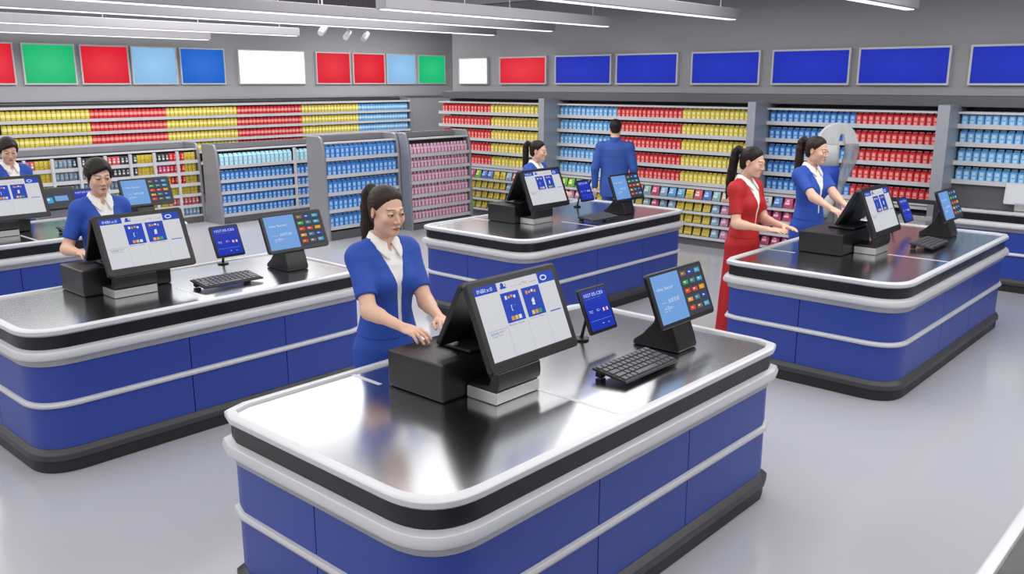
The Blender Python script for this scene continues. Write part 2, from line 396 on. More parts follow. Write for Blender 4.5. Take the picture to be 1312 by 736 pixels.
def pad_ui(w, h):
    u = UI(w, h); u.rect(0, 0, .53, 1, U['sky']); u.rect(.53, 0, 1, 1, U['dark'])
    u.text('-mo lucor', .05, .25, .38, .32, U['pale']); u.text('--- 5010', .08, .53, .42, .60, U['pale']); u.rect(.26, .52, .44, .525, U['pale'])
    u.text('.v2s-', .09, .66, .28, .72, U['pale']); u.text('-- -', .1, .75, .2, .76, U['pale'])
    cols = ['brown', 'blue', 'cyan', 'green', 'teal', 'cyan', 'red', 'red', 'orange', 'orange', 'teal', 'blue', 'red', 'brown', 'cyan']
    for r in range(5):
        for c in range(3):
            x = .575 + .145 * c; y = .06 + .185 * r; k = cols[r * 3 + c]
            u.rect(x, y + .01 * ((r + c) % 2), x + .105, y + .095, U[k]); u.rect(x + .02, y + .03, x + .06, y + .055, U['pale' if (r + c) % 2 else 'yellow'])
    return u.mb
def tilt_T(x, y, z, t, yaw=0): return Matrix.Translation((x, y, z)) @ Matrix.Rotation(yaw, 4, 'Z') @ Matrix.Rotation(-t, 4, 'X')
def rrect(w, h, r, y, n=4):
    out = []
    for cx, cz, a0 in ((w - r, r, -90), (w - r, h - r, 0), (r, h - r, 90), (r, r, 180)):
        for i in range(n + 1):
            a = R(a0 + 90 * i / n); out.append((cx + r * math.cos(a), y, cz + r * math.sin(a)))
    return out
def slab(w, h, d, r, m, e=.006):
    """rounded flat panel in xz, front at y=0 (facing -y), back at y=d"""
    mb = MB(); rs = []
    for yy, ins in ((e * .7, 0), (0, e), ):
        rs.append([(ins + p[0] * (w - 2 * ins) / w, p[1], ins + p[2] * (h - 2 * ins) / h) for p in rrect(w, h, r, yy)])
    rs = [rs[1], rs[0]] + [rrect(w, h, r, d - e * .7), [(e + p[0] * (w - 2 * e) / w, p[1], e + p[2] * (h - 2 * e) / h) for p in rrect(w, h, r, d)]]
    mb.loft(rs, m); return mb
PROTO = {}
def make_terminal():
    o = empty('checkout_terminal'); w, h, t = .658, .446, R(22.8)
    Tm = tilt_T(.898, .556, 1.082, t, R(.8))
    b = part('monitor_housing', slab(w, h, .032, .022, M['dev']), o, T=Tm)
    s = part('screen', main_ui(w - .075, h - .085), b, T=Matrix.Translation((.036, -.0005, .052)))
    bz = MB(); bz.box(.03, w - .033, -.0004, .002, .046, h - .027, M['devg']); part('screen_border', bz, b)
    # rear panel leaning the other way, ridge shared with the monitor top
    ridge = Tm @ Vector((0, .03, h))
    bh = .355
    Tb = Matrix.Translation((ridge.x + w, ridge.y + bh * math.sin(R(27)) + .022, ridge.z - bh * math.cos(R(27)) - .004)) @ Matrix.Rotation(math.pi, 4, 'Z') @ Matrix.Rotation(-R(27), 4, 'X')
    r = part('cashier_screen_housing', slab(w, bh + .012, .03, .022, M['dev']), o, T=Tb)
    q = MB(); q.box(.03, w - .03, -.0006, .002, .03, bh - .02, M['devg']); part('cashier_screen', q, r)
    # silver block and curved black neck
    q = MB(); q.box(.925, 1.238, .562, .756, ZT, .985, M['alu']); part('base_block', q, o, bevel=.006)
    n = MB(); prof = [(.756, .985), (.575, .985), (.556, 1.0), (.551, 1.03), (.556, 1.079), (.586, 1.084), (.65, 1.20), (.68, 1.195), (.625, 1.08), (.603, 1.045), (.615, 1.012), (.68, 1.004), (.756, .996)]
    n.loft([[(x, y, z) for y, z in prof] for x in (.93, 1.236)], M['dev']); part('neck', n, o, bevel=.005)
    f = MB()
    a = [(.93, 1.0), (1.28, 1.12)]
    f.loft([[(1.0 - e, .80 + 0 - e * .5, z), (1.40 + e, .80 - e * .5, z), (1.40 + e, 1.02 + e, z), (1.0 - e, 1.02 + e, z)] for e, z in ((0, 1.1165), (.012, 1.12), (.012, 1.135), (-.03, 1.150))], M['devg'])
    part('rear_foot', f, o, bevel=.005)
    q = MB(); q.loft([[(x, y, z) for x, y, z in ((1.10, .86, 1.14), (1.30, .86, 1.14), (1.30, .90, 1.14), (1.10, .90, 1.14))], [(1.10, .84, 1.30), (1.30, .84, 1.30), (1.30, .88, 1.30), (1.10, .88, 1.30)]], M['dev']); part('rear_post', q, o)
    return o
def make_drawer():
    o = empty('cash_drawer')
    q = MB(); q.box(.775, 1.42, .762, 1.16, ZT, 1.115, M['dev']); part('drawer_case', q, o, bevel=.012)
    q = MB(); q.box(.83, 1.37, 1.158, 1.168, ZT + .03, 1.09, M['devg']); d = part('drawer_front', q, o, bevel=.004)
    q = MB(); q.tube([(1.1, 1.165, 1.02), (1.1, 1.177, 1.02)], .014, M['alu'], 12); part('lock', q, d)
    return o
def make_tablet():
    o = empty('tablet_stand'); w, h = .256, .267
    b = part('tablet_housing', slab(w, h, .016, .014, M['dev'], .004), o, T=tilt_T(1.905, .748, 1.017, R(23.8)))
    part('screen', tablet_ui(w - .036, h - .036), b, T=Matrix.Translation((.020, -.0005, .018)))
    q = MB(); q.tube([(2.03, .85, 1.12), (2.05, .90, 1.05), (2.05, .93, .94)], [.008, .009, .011], M['dev']); part('support_arm', q, o)
    q = MB(); q.tube([(2.05, .93, ZT), (2.05, .93, .937), (2.05, .93, .942)], [.045, .045, .03], M['dev'], 20); part('foot', q, o)
    return o
def make_pad():
    o = empty('keypad_display'); w, h = .57, .318
    b = part('display_housing', slab(w, h, .028, .022, M['dev']), o, T=tilt_T(2.047, .378, 1.085, R(22)))
    part('screen', pad_ui(w - .05, h - .045), b, T=Matrix.Translation((.025, -.0005, .025)))
    n = MB(); prof = [(.36, ZT), (.355, .95), (.375, 1.01), (.42, 1.12), (.47, 1.19), (.50, 1.17), (.53, 1.08), (.60, 1.0), (.66, .955), (.665, ZT)]
    n.loft([[(x, y, z) for y, z in prof] for x in (2.19, 2.385)], M['dev']); part('stand', n, o, bevel=.008)
    return o
def make_keyboard():
    o = empty('keyboard')
    T = Matrix.Translation((1.545, .262, .942)) @ Matrix.Rotation(R(7), 4, 'X')
    q = MB(); q.box(0, .485, 0, .215, 0, .014, M['dev']); b = part('keyboard_case', q, o, T=T, bevel=.005)
    cols, rows = 12, 5; cw = .465 / cols; rh = .197 / rows
    cm = None
    for r in range(rows):
        c = 0
        while c < cols:
            wd = 1
            if r == 0 and c == 3: wd = 5
            elif r in (1, 2) and c in (0, 10): wd = 2
            q = MB(); x0 = .01 + cw * c; y0 = .009 + rh * r; g = .0040
            x1 = x0 + cw * wd; y1 = y0 + rh
            q.loft([[(x0 + g, y0 + g, .013), (x1 - g, y0 + g, .013), (x1 - g, y1 - g, .013), (x0 + g, y1 - g, .013)],
                    [(x0 + g + .002, y0 + g + .002, .021), (x1 - g - .002, y0 + g + .002, .021), (x1 - g - .002, y1 - g - .002, .021), (x0 + g + .002, y1 - g - .002, .021)]], M['key'])
            part('key', q, b); c += wd
    for x in (.02, .43): bx('kickstand', x, x + .04, .165, .20, -.034, .0, M['dev'], b)
    return o
made = [('t', make_terminal()), ('d', make_drawer()), ('p', make_tablet()), ('k', make_pad()), ('b', make_keyboard())]
KINDL = dict(t=('white-screen checkout terminal with a second screen leaning behind', 'terminal', 'checkout terminals'),
             d=('black metal cash drawer box', 'cash drawer', 'cash drawers'), p=('small blue-screen tablet', 'tablet', 'customer tablets'),
             k=('display with light blue half and grid of coloured icons', 'display', 'icon displays'), b=('black keyboard', 'keyboard', 'keyboards'))
WHERE = ['on the foreground counter', 'on the left counter', 'on the right counter', 'on the middle counter', 'on the far left counter']
KO = [dict(), dict(), dict(), dict(), dict()]
KITPOS = [C1, (1.655, 5.43), (6.63, 2.07), (6.061, 5.322), C5]
KADJ = {(1, 't'): (-.083, .013), (1, "d"): (-.06, .008), (1, 'p'): (-.067, .19), (1, 'k'): (-.03, .08), (1, 'b'): (-.17, .05), (2, 't'): (.10, .018), (2, 'd'): (.0, .018), (2, 'p'): (.55, .06), (2, 'k'): (.22, .0),
        (3, 't'): (-.07, .075), (3, 'd'): (.0, .075), (3, 'p'): (.2, .21), (3, 'k'): (-.11, -.04), (3, 'b'): (-.21, -.05), (4, 'k'): (.25, .18), (4, 'p'): (.1, .34)}
for i, (px, py) in enumerate(KITPOS):
    for k, proto in made:
        o = proto if i == 0 else copy_tree(proto)
        ax, ay = KADJ.get((i, k), (0, 0))
        o.location = (px + ax, py + ay, 0)
        l, c, g = KINDL[k]; tag(o, l + ' ' + WHERE[i], c, g)

# ------------------------------------------------------------------ goods
def pk(name, c, rough=.35): return mat(name, c, rough, noise=((30, 30, 30), .08, .05), spec=.5)
G = dict(red=pk('pack_red', 'd93237'), yellow=pk('pack_yellow', 'dcc850'), sky=pk('pack_sky', '68aade'), blue=pk('pack_blue', '4484d0'), cyan=pk('pack_cyan', '9fd2e4'), pink=pk('pack_pink', 'd292b4'),
         redl=pk('pack_red_label', 'f0a49e'), yellowl=pk('pack_yellow_label', 'f4ea9a'), skyl=pk('pack_sky_label', 'b9d9f2'), bluel=pk('pack_blue_label', 'a3ccf4'), cyanl=pk('pack_cyan_label', 'c9e8f2'), pinkl=pk('pack_pink_label', 'ecc9da'),  # red and blue label tints made paler to paint in carton highlights
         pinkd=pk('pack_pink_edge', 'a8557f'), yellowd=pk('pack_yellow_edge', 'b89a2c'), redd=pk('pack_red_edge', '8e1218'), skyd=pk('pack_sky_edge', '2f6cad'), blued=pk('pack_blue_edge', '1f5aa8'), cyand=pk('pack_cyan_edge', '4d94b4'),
         green=pk('pack_green', '7cc043'), orange=pk('pack_orange', 'e06a24'), grey=pk('pack_grey', '8d97a3'), teal=pk('pack_teal', '8fc0ba'), peach=pk('pack_peach', 'e2b79a'), char=pk('pack_charcoal', '4d5058'), rose=pk('pack_rose', 'd14a78'),
         lb=pk('pack_light_blue', '8db6d4'), wht=pk('pack_white', 'd9d9d6'), coral=pk('pack_coral', 'e0606a'), vio=pk('pack_blue_violet', '5b82cf'))
def carton(c, w, d, h):        # gable-topped carton with pale label that doubles as a painted highlight, front -y, centred in x
    mb = MB(); a, l, e = G[c], G[c + 'l'], G[c + 'd']; x = w / 2
    mb.loft([[(-x, 0, 0), (x, 0, 0), (x, d, 0), (-x, d, 0)], [(-x, 0, h * .74), (x, 0, h * .74), (x, d, h * .74), (-x, d, h * .74)],
             [(-x * .8, d * .34, h * .93), (x * .8, d * .34, h * .93), (x * .8, d * .66, h * .93), (-x * .8, d * .66, h * .93)]], a)
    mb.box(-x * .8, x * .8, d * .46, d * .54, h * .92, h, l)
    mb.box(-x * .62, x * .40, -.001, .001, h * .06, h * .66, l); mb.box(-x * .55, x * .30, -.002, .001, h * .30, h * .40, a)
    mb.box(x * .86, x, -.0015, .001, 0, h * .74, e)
    return mb.mesh(c + '_carton')
def canister(c, w, d, h):      # rounded canister with lid and pale band
    mb = MB(); a, l, e = G[c], G[c + 'l'], G[c + 'd']; n = 10
    def rg(r, z): return [(w / 2 * r * math.copysign(abs(math.cos(t)) ** .6, math.cos(t)), d / 2 + d / 2 * r * math.copysign(abs(math.sin(t)) ** .6, math.sin(t)), z) for t in [2 * math.pi * (i + .5) / n for i in range(n)]]
    mb.loft([rg(.94, 0), rg(1, .01), rg(1, h * .3)], a); mb.loft([rg(1.01, h * .3), rg(1.01, h * .62)], l); mb.loft([rg(1, h * .62), rg(1, h * .84), rg(.8, h * .9)], a)
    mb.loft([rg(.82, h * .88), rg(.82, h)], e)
    return mb.mesh(c + '_canister')
def bottle(c, w, d, h):        # squat bottle: shouldered body, neck, cap, pale label
    mb = MB(); a, l, e = G[c], G[c + 'l'], G[c + 'd']; n = 10
    def rg(r, z): return [(w / 2 * r * math.copysign(abs(math.cos(t)) ** .7, math.cos(t)), d / 2 + d / 2 * r * math.copysign(abs(math.sin(t)) ** .7, math.sin(t)), z) for t in [2 * math.pi * (i + .5) / n for i in range(n)]]
    mb.loft([rg(.9, 0), rg(1, .012), rg(.97, h * .2), rg(1, h * .6), rg(.92, h * .72), rg(.5, h * .82)], a); mb.loft([rg(1.0, h * .5), rg(1.02, h * .68)], l)
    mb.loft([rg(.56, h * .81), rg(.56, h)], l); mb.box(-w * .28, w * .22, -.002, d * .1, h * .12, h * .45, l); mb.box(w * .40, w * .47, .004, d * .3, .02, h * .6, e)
    return mb.mesh(c + '_bottle')
def packet(c, l, w, d, h, nm):     # pillow bag with crimped ends
    mb = MB(); rs = []
    for z, k, q in ((0, 1, .08), (h * .07, 1, .12), (h * .13, .97, .6), (h * .4, 1.0, 1), (h * .65, 1.0, .95), (h * .87, .96, .55), (h * .93, 1, .12), (h, 1, .08)):
        rs.append([(-w / 2 * k, d / 2, z), (-w * .3 * k, d / 2 - d / 2 * q, z), (w * .3 * k, d / 2 - d / 2 * q, z), (w / 2 * k, d / 2, z), (w * .3 * k, d / 2 + d / 2 * q, z), (-w * .3 * k, d / 2 + d / 2 * q, z)])
    mb.loft(rs, G[c]); mb.add([(-w * .28, -.003, h * .3), (w * .26, -.003, h * .3), (w * .26, -.003, h * .52), (-w * .28, -.003, h * .52)], [(0, 1, 2, 3)], G[l])
    mb.add([(-w * .2, -.002, h * .62), (w * .22, -.002, h * .62), (w * .1, .001, h * .8), (-w * .1, .001, h * .8)], [(0, 1, 2, 3)], G[l])
    return mb.mesh(nm)
PM = {}
def goods(mk, key, *a):
    if key not in PM: PM[key] = mk(*a)
    return PM[key]
ROT_R = R(-90)
def put(name, me, x, y, z, rz, label, cat, group, rx=0):
    o = bpy.data.objects.new(name, me); COL.objects.link(o); o.location = (x, y, z); o.rotation_euler = (rx, 0, rz)
    o['label'] = label; o['category'] = cat; o['group'] = group
    return o
CN = dict(red='red', yellow='yellow', sky='light blue', blue='blue', cyan='pale cyan', pink='pink')

# ---- long shelving on the left wall
SY = 16.5
def wall_shelving_left():
    o = empty('wall_shelving', (9.8, SY, 0)); x0, x1 = 5.22 - 9.8, 14.46 - 9.8
    bx('back_panel', x0, x1, .36, .40, 0, 2.02, M['shelfback'], o)
    for z in (1.985, 1.745, 1.515, 1.285, 1.055, .825):
        s = MB(); s.box(x0, x1, .0, .36, z - .03, z - .008, M['shelf']); s.box(x0, x1, -.012, .0, z - .045, z + .012 if z < 1.9 else z, M['shelf']); part('shelf', s, o)
    mb = MB(); mb.loft([[(x, -.1, 0), (x, -.06, 1.6), (x, -.02, 1.92), (x, .06, 2.03), (x, .4, 2.06), (x, .4, 0)] for x in (x1, x1 + .05)], M['gond']); part('end_panel', mb, o, bevel=.01)
    bx('base_plinth', x0, x1, .02, .38, 0, .12, M['gondbase'], o)
    tag(o, 'long grey wall shelving under the coloured signs on the left wall', 'shelving')
wall_shelving_left()
secs = [(5.29, 6.78, 'yellow', 'leftmost'), (6.78, 8.23, 'red', 'left'), (8.23, 9.76, 'yellow', 'middle'), (9.76, 11.34, 'red', 'right'), (11.34, 12.91, 'yellow', 'rightmost'), (12.91, 14.42, 'sky', 'only')]
for x0, x1, c, wh in secs:
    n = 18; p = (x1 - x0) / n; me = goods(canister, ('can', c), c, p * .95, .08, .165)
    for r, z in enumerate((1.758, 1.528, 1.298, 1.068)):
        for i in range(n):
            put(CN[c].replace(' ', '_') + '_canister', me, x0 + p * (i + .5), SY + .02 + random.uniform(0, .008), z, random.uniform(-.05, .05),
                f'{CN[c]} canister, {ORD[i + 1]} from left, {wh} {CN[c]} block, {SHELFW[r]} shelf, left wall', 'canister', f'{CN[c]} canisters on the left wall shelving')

# ---- right wall bays
PX = 11.62
def wall_bay(y1, y0, label, bins=True, rows=(1.865, 1.632, 1.398, 1.165, .925), low=None):
    o = empty('wall_shelving', (R_X, (y0 + y1) / 2, 0), ROT_R); h = (y1 - y0) / 2      # local x = -world y, local y = world x - R_X
    bx('back_panel', -h, h, -.14, -.02, 0, 2.10, M['shelfback'], o)
    s = MB(); s.box(-h, h, -.44, -.14, 2.03, 2.055, M['shelf']); part('top_canopy', s, o)
    for z in rows:
        s = MB(); s.box(-h, h, -.43, -.14, z - .03, z - .004, M['shelf']); s.box(-h, h, -.445, -.43, z - .042, z + .012, M['shelf']); part('shelf', s, o)
    if bins:
        s = MB(); s.box(-h, h, -.50, -.14, .84, .872, M['shelf']); part('bin_canopy', s, o)
        for z in (.695, .515, .335, .15):
            s = MB(); s.loft([[(x, -.60, z - .03), (x, -.14, z + .04), (x, -.14, z + .05), (x, -.60, z - .02)] for x in (-h, h)], M['shelf']); s.box(-h, h, -.612, -.60, z - .035, z + .004, M['shelf']); part('bin_tray', s, o)
        bx('base_plinth', -h, h, -.57, -.14, 0, .115, M['gondbase'], o)
    else:
        bx('lower_panel', -h, h, -.40, -.14, 0, rows[-1] - .05, M['gondbase'], o)
    tag(o, label, 'shelving')
wall_bay(12.36, 9.56, 'grey wall shelving bay in the room corner with red and yellow cartons')
wall_bay(9.44, 5.78, 'wide grey wall shelving bay behind the man in the blue suit')
wall_bay(5.66, 3.32, 'grey wall shelving bay behind the clear sculpture, blue and red cartons')
wall_bay(3.18, .6, 'grey wall shelving bay at the right edge with pale blue cartons', bins=False, rows=(1.90, 1.685, 1.46, 1.235))
for i, (ya, yb, l) in enumerate(((9.44, 9.56, ''), (5.66, 5.78, ''), (3.18, 3.32, ''))):
    struct(bx('pillar_%d' % (i + 1), 11.2, R_X, ya, yb, 0, 2.14, M['fin'], bevel=.006))
def carton_block(ya, yb, c, n, rows, bay, grp, hid=lambda r, i: False):
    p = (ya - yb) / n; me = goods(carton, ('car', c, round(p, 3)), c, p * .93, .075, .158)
    for r, z in enumerate(rows):
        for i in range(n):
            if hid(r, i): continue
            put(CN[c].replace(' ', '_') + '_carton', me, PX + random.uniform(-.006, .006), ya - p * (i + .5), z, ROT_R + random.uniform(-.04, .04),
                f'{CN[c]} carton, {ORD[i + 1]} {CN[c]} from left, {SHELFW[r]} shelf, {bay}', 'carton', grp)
RW = (1.865, 1.632, 1.398, 1.165, .925)
carton_block(12.33, 11.05, 'red', 15, RW, 'corner bay of right wall', 'red cartons in the corner bay')
carton_block(11.05, 9.57, 'yellow', 17, RW, 'corner bay of right wall', 'yellow cartons in the corner bay')
carton_block(9.43, 8.26, 'sky', 13, RW, 'wide bay behind the man', 'light blue cartons behind the man')
carton_block(8.26, 7.06, 'red', 15, RW, 'wide bay behind the man', 'red cartons behind the man')
carton_block(7.06, 5.80, 'yellow', 16, RW, 'wide bay behind the man', 'yellow cartons behind the man')
carton_block(5.64, 4.44, 'blue', 14, RW, 'bay behind the clear sculpture', 'blue cartons behind the sculpture')
carton_block(4.44, 3.33, 'red', 14, RW, 'bay behind the clear sculpture', 'red cartons behind the sculpture')
carton_block(3.16, 1.88, 'sky', 15, (1.90, 1.685, 1.46, 1.235), 'bay at the right edge', 'light blue cartons at the right edge')
# ---- snack packets in the sloping bins
CL = dict(green='green', orange='orange', grey='grey', teal='teal', peach='peach', char='charcoal', rose='rose pink', lb='light blue', wht='white', coral='coral red', vio='violet blue', yellow='yellow', red='red', pink='pink', sky='sky blue', blue='blue', cyan='pale cyan')
LAB = dict(yellow='yellowd', red='redl', green='yellowl', orange='yellowl', grey='lb', teal='wht', peach='wht', char='wht', rose='pinkl', lb='wht', wht='grey', coral='wht', vio='skyl', pink='pinkl', sky='skyl', blue='bluel', cyan='cyanl')
def bins(ya, rows, p, bay, grp):
    for r, (z, cs) in enumerate(zip((.695, .515, .335, .15), rows)):
        for i, c in enumerate(cs):
            me = goods(packet, ('bin', c), c, LAB[c], .125, .05, .135, CL[c].replace(' ', '_') + '_packet')
            put(CL[c].replace(' ', '_') + '_packet', me, R_X - .585, ya - p * (i + .5), z + .016, ROT_R + random.uniform(-.05, .05),
                f'{CL[c]} packet, {ORD[i + 1]} from left in {SHELFW[r]} bin row, {bay}', 'snack packet', grp, rx=R(-20))
bins(11.75, (['grey', 'lb', 'rose', 'green', 'vio', 'vio', 'yellow', 'yellow', 'lb', 'coral', 'lb', 'green', 'yellow', 'lb'], ['lb', 'orange', 'yellow', 'yellow', 'yellow', 'yellow', 'yellow', 'yellow', 'lb', 'rose', 'lb', 'orange', 'yellow', 'yellow'],
             ['lb', 'orange', 'yellow', 'yellow', 'yellow', 'yellow', 'yellow', 'yellow', 'lb', 'rose', 'rose', 'orange', 'yellow', 'yellow'], ['lb', 'orange', 'green', 'yellow', 'yellow', 'yellow', 'yellow', 'yellow', 'lb', 'rose', 'rose', 'yellow', 'yellow', 'yellow']), .152, 'corner bay', 'snack packets in the corner bay bins')
bins(9.42, (['green', 'green', 'green', 'green', 'pink', 'lb', 'yellow', 'lb', 'vio', 'coral', 'lb', 'coral', 'teal', 'rose', 'lb', 'sky', 'sky', 'yellow', 'coral', 'vio', 'teal', 'peach', 'vio', 'teal'],
            ['pink', 'pink', 'pink', 'pink', 'lb', 'lb', 'yellow', 'yellow', 'lb', 'rose', 'lb', 'yellow', 'teal', 'rose', 'grey', 'lb', 'yellow', 'yellow', 'yellow', 'yellow', 'lb', 'pink', 'yellow', 'lb'],
            ['grey', 'grey', 'lb', 'lb', 'yellow', 'yellow', 'lb', 'rose', 'yellow', 'yellow', 'yellow', 'lb', 'yellow', 'yellow', 'yellow', 'yellow', 'yellow', 'yellow', 'yellow', 'yellow', 'lb', 'pink', 'rose', 'yellow'],
            ['grey', 'grey', 'lb', 'lb', 'yellow', 'yellow', 'lb', 'rose', 'yellow', 'yellow', 'yellow', 'lb', 'yellow', 'yellow', 'yellow', 'yellow', 'yellow', 'yellow', 'yellow', 'yellow', 'lb', 'pink', 'rose', 'yellow']), .151, 'wide bay behind the man', 'snack packets in the bins behind the man')
bins(5.60, (['wht', 'vio', 'rose', 'rose', 'pink', 'lb', 'rose', 'pink'], ['rose', 'rose', 'rose', 'pink', 'rose', 'lb', 'rose', 'pink'], ['rose', 'rose', 'pink', 'rose', 'rose', 'lb', 'rose', 'pink'], ['rose', 'rose', 'rose', 'pink', 'rose', 'lb', 'rose', 'pink']), .155, 'bay behind the clear sculpture', 'snack packets behind the sculpture')

# ---- free-standing gondolas
def gondola(x0, x1, y, dep, top, plates, label, posts=(), base=.14, lip=.10, slope=.10, canopy=True):
    """front edge of the bottom shelf at y; upper shelves step back along a curved side panel"""
    o = empty('gondola_shelf', ((x0 + x1) / 2, y, 0)); h = (x1 - x0) / 2
    prof = [(-.02, 0), (-.02, base + .05), (.0, .5), (.02, top - .35), (.05, top - .12), (.10, top - .02), (.16, top), (dep, top), (dep, 0)]
    for s in (-1, 1):
        m = MB(); xa, xb = (s * h, s * (h - .045))
        m.loft([[(x, a, b) for a, b in prof] for x in sorted((xa, xb))], M['gond']); part('side_panel', m, o, bevel=.008)
    m = MB(); m.box(-h + .045, h - .045, dep - .05, dep - .01, .05, top - .01, M['gond']); part('back_panel', m, o)
    m = MB(); m.box(-h + .045, h - .045, .18, dep - .05, .12, top - .10, M['shelfback']); part('shelf_back', m, o)
    for z in plates:
        f = .03 if z < top - .3 else .06
        m = MB(); m.box(-h + .045, h - .045, f, .18, z - .028, z - .004, M['shelf']); m.box(-h + .045, h - .045, f - .012, f, z - .045, z + .010, M['shelf']); part('shelf', m, o)
    m = MB(); m.box(-h + .045, h - .045, .07, .18, top - .12, top - .098, M['shelf']); part('canopy_shelf', m, o)
    m = MB(); m.box(-h + .045, h - .045, .0, dep - .03, 0, base, M['gondbase']); part('base_plinth', m, o)
    for x in posts:
        m = MB(); m.box(x - .02 - (x0 + x1) / 2, x + .02 - (x0 + x1) / 2, .0, .05, base, top - .13, M['shelf']); part('upright_post', m, o, bevel=.004)
    tag(o, label, 'shelf unit', 'free-standing gondola shelves')
def shelf_row(mk, key, c, nm, xs, y, z, labf, cat, grp, rz=.03):
    me = goods(mk, key, *c)
    for i, x in enumerate(xs):
        put(nm, me, x, y + random.uniform(-.006, .006), z, random.uniform(-rz, rz), labf(i), cat, grp)
lin_ = lambda a, b, n: [a + (b - a) * (i + .5) / n for i in range(n)]
# blue gondola
gondola(7.91, 9.42, 11.0, .46, 1.60, (1.27, 1.005, .735, .47, .205), 'grey gondola of blue cartons behind the foreground cashier', base=.13)
for r, z in enumerate((1.27, 1.005, .735, .47, .205)):
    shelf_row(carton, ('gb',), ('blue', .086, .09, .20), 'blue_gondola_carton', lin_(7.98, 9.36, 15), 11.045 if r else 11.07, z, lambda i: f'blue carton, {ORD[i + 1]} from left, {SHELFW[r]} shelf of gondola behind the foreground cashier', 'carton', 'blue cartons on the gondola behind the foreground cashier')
# pink gondola
PZ = (1.245, 1.02, .80, .58, .37, .165)
gondola(9.43, 10.88, 10.8, .46, 1.60, PZ, 'grey gondola full of pink bottles beside the room corner', base=.10)
for r, z in enumerate(PZ + ()):
    shelf_row(bottle, ('gp',), ('pink', .078, .075, .168), 'pink_bottle', lin_(9.49, 10.82, 17), 10.85, z, lambda i: f'pink bottle, {ORD[i + 1]} from left on the {SHELFW[r]} shelf of the pink gondola', 'bottle', 'pink bottles on the gondola')
# pale and deep blue gondola farther back
LZ = (1.0, .755, .555, .36, .165)
gondola(7.65, 9.95, 13.7, .50, 1.37, LZ, 'grey gondola of pale cyan and deep blue cartons left of centre', posts=(9.21,), base=.12)
for r, z in enumerate(LZ):
    c = 'cyan' if r == 0 else 'blue'
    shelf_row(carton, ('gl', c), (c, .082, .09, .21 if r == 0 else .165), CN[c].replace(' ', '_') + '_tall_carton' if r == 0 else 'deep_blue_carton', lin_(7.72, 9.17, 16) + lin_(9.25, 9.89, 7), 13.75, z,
              lambda i: f'{"pale cyan" if r == 0 else "deep blue"} carton, {ORD[i + 1]} from left on the {SHELFW[r]} shelf of the left-centre gondola', 'carton', 'cartons on the left of centre gondola')
# snack gondola
SZ = (1.08, .885, .69, .505, .315, .13)
gondola(4.35, 7.66, 14.25, .55, 1.38, SZ, 'long grey gondola of mixed snack bags behind the short-haired cashier', posts=tuple(4.4 + .405 * i for i in range(1, 8)), base=.11)
SR = [['char', 'coral', 'yellow', 'grey', 'char', 'green', 'coral', 'char', 'yellow', 'char', 'red', 'yellow'],
      ['yellow', 'yellow', 'yellow', 'grey', 'grey', 'teal', 'char', 'char', 'yellow', 'rose', 'red', 'yellow'],
      ['yellow', 'rose', 'yellow', 'char', 'grey', 'teal', 'grey', 'rose', 'yellow', 'yellow', 'red', 'yellow'],
      ['rose', 'coral', 'yellow', 'char', 'grey', 'teal', 'green', 'coral', 'yellow', 'yellow', 'yellow', 'yellow'],
      ['rose', 'yellow', 'yellow', 'grey', 'teal', 'red', 'green', 'coral', 'yellow', 'yellow', 'coral', 'coral'],
      ['grey', 'yellow', 'yellow', 'grey', 'teal', 'red', 'yellow', 'yellow', 'yellow', 'yellow', 'lb', 'lb']]
for r, z in enumerate(SZ):
    xs = lin_(4.42, 7.60, 46)
    for i, x in enumerate(xs):
        c = SR[r][min(11, i * 12 // 46)]
        me = goods(packet, ('sn', c), c, LAB[c], .066, .05, .143, CL[c].replace(' ', '_') + '_bag')
        put(CL[c].replace(' ', '_') + '_snack_bag', me, x, 14.328, z + .002, random.uniform(-.1, .1), f'{CL[c]} snack bag, {ORD[i + 1]} from left on the {SHELFW[r]} shelf of the snack gondola', 'snack bag', 'snack bags on the snack gondola')

# ------------------------------------------------------------------ people: implicit surfaces meshed with surface nets
F32 = np.float32
def cap(P, a, b, r0, r1=None):
    r1 = r0 if r1 is None else r1
    a = np.array(a, F32); b = np.array(b, F32); d = b - a; pa = P - a
    t = np.clip((pa @ d) / max(1e-9, float(d @ d)), 0, 1).astype(F32)
    return np.linalg.norm(pa - t[..., None] * d, axis=-1) - (r0 + (r1 - r0) * t)
def ell(P, c, r, rot=None):
    q = P - np.array(c, F32)
    if rot is not None: q = q @ np.array(rot, F32)
    r = np.array(r, F32); k0 = np.linalg.norm(q / r, axis=-1); k1 = np.linalg.norm(q / (r * r), axis=-1)
    return k0 * (k0 - 1) / np.maximum(k1, 1e-6)
def smin(a, b, k):
    h = np.maximum(k - np.abs(a - b), 0) / k
    return np.minimum(a, b) - h * h * k * .25
def smax(a, b, k): return -smin(-a, -b, k)
def U_(ds, k):
    d = ds[0]
    for e in ds[1:]: d = smin(d, e, k)
    return d
def lathe(P, tab):
    """elliptical trunk: rows z, half-width, half-depth, centre y"""
    tab = np.array(tab, F32); z = P[..., 2]; zz = np.clip(z, tab[0, 0], tab[-1, 0])
    # smooth (cosine) interpolation between the stations
    i = np.clip(np.searchsorted(tab[:, 0], zz) - 1, 0, len(tab) - 2); t = (zz - tab[i, 0]) / (tab[i + 1, 0] - tab[i, 0]); t = t * t * (3 - 2 * t) * .5 + t * .5
    a, b, c = [(tab[i, k] + (tab[i + 1, k] - tab[i, k]) * t) for k in (1, 2, 3)]
    q = np.sqrt((P[..., 0] / a) ** 2 + ((P[..., 1] - c) / b) ** 2)
    d = (q - 1) * np.minimum(a, b)
    return np.maximum(d, np.abs(z - zz) - 0.0 + np.where(z == zz, -1, 0))
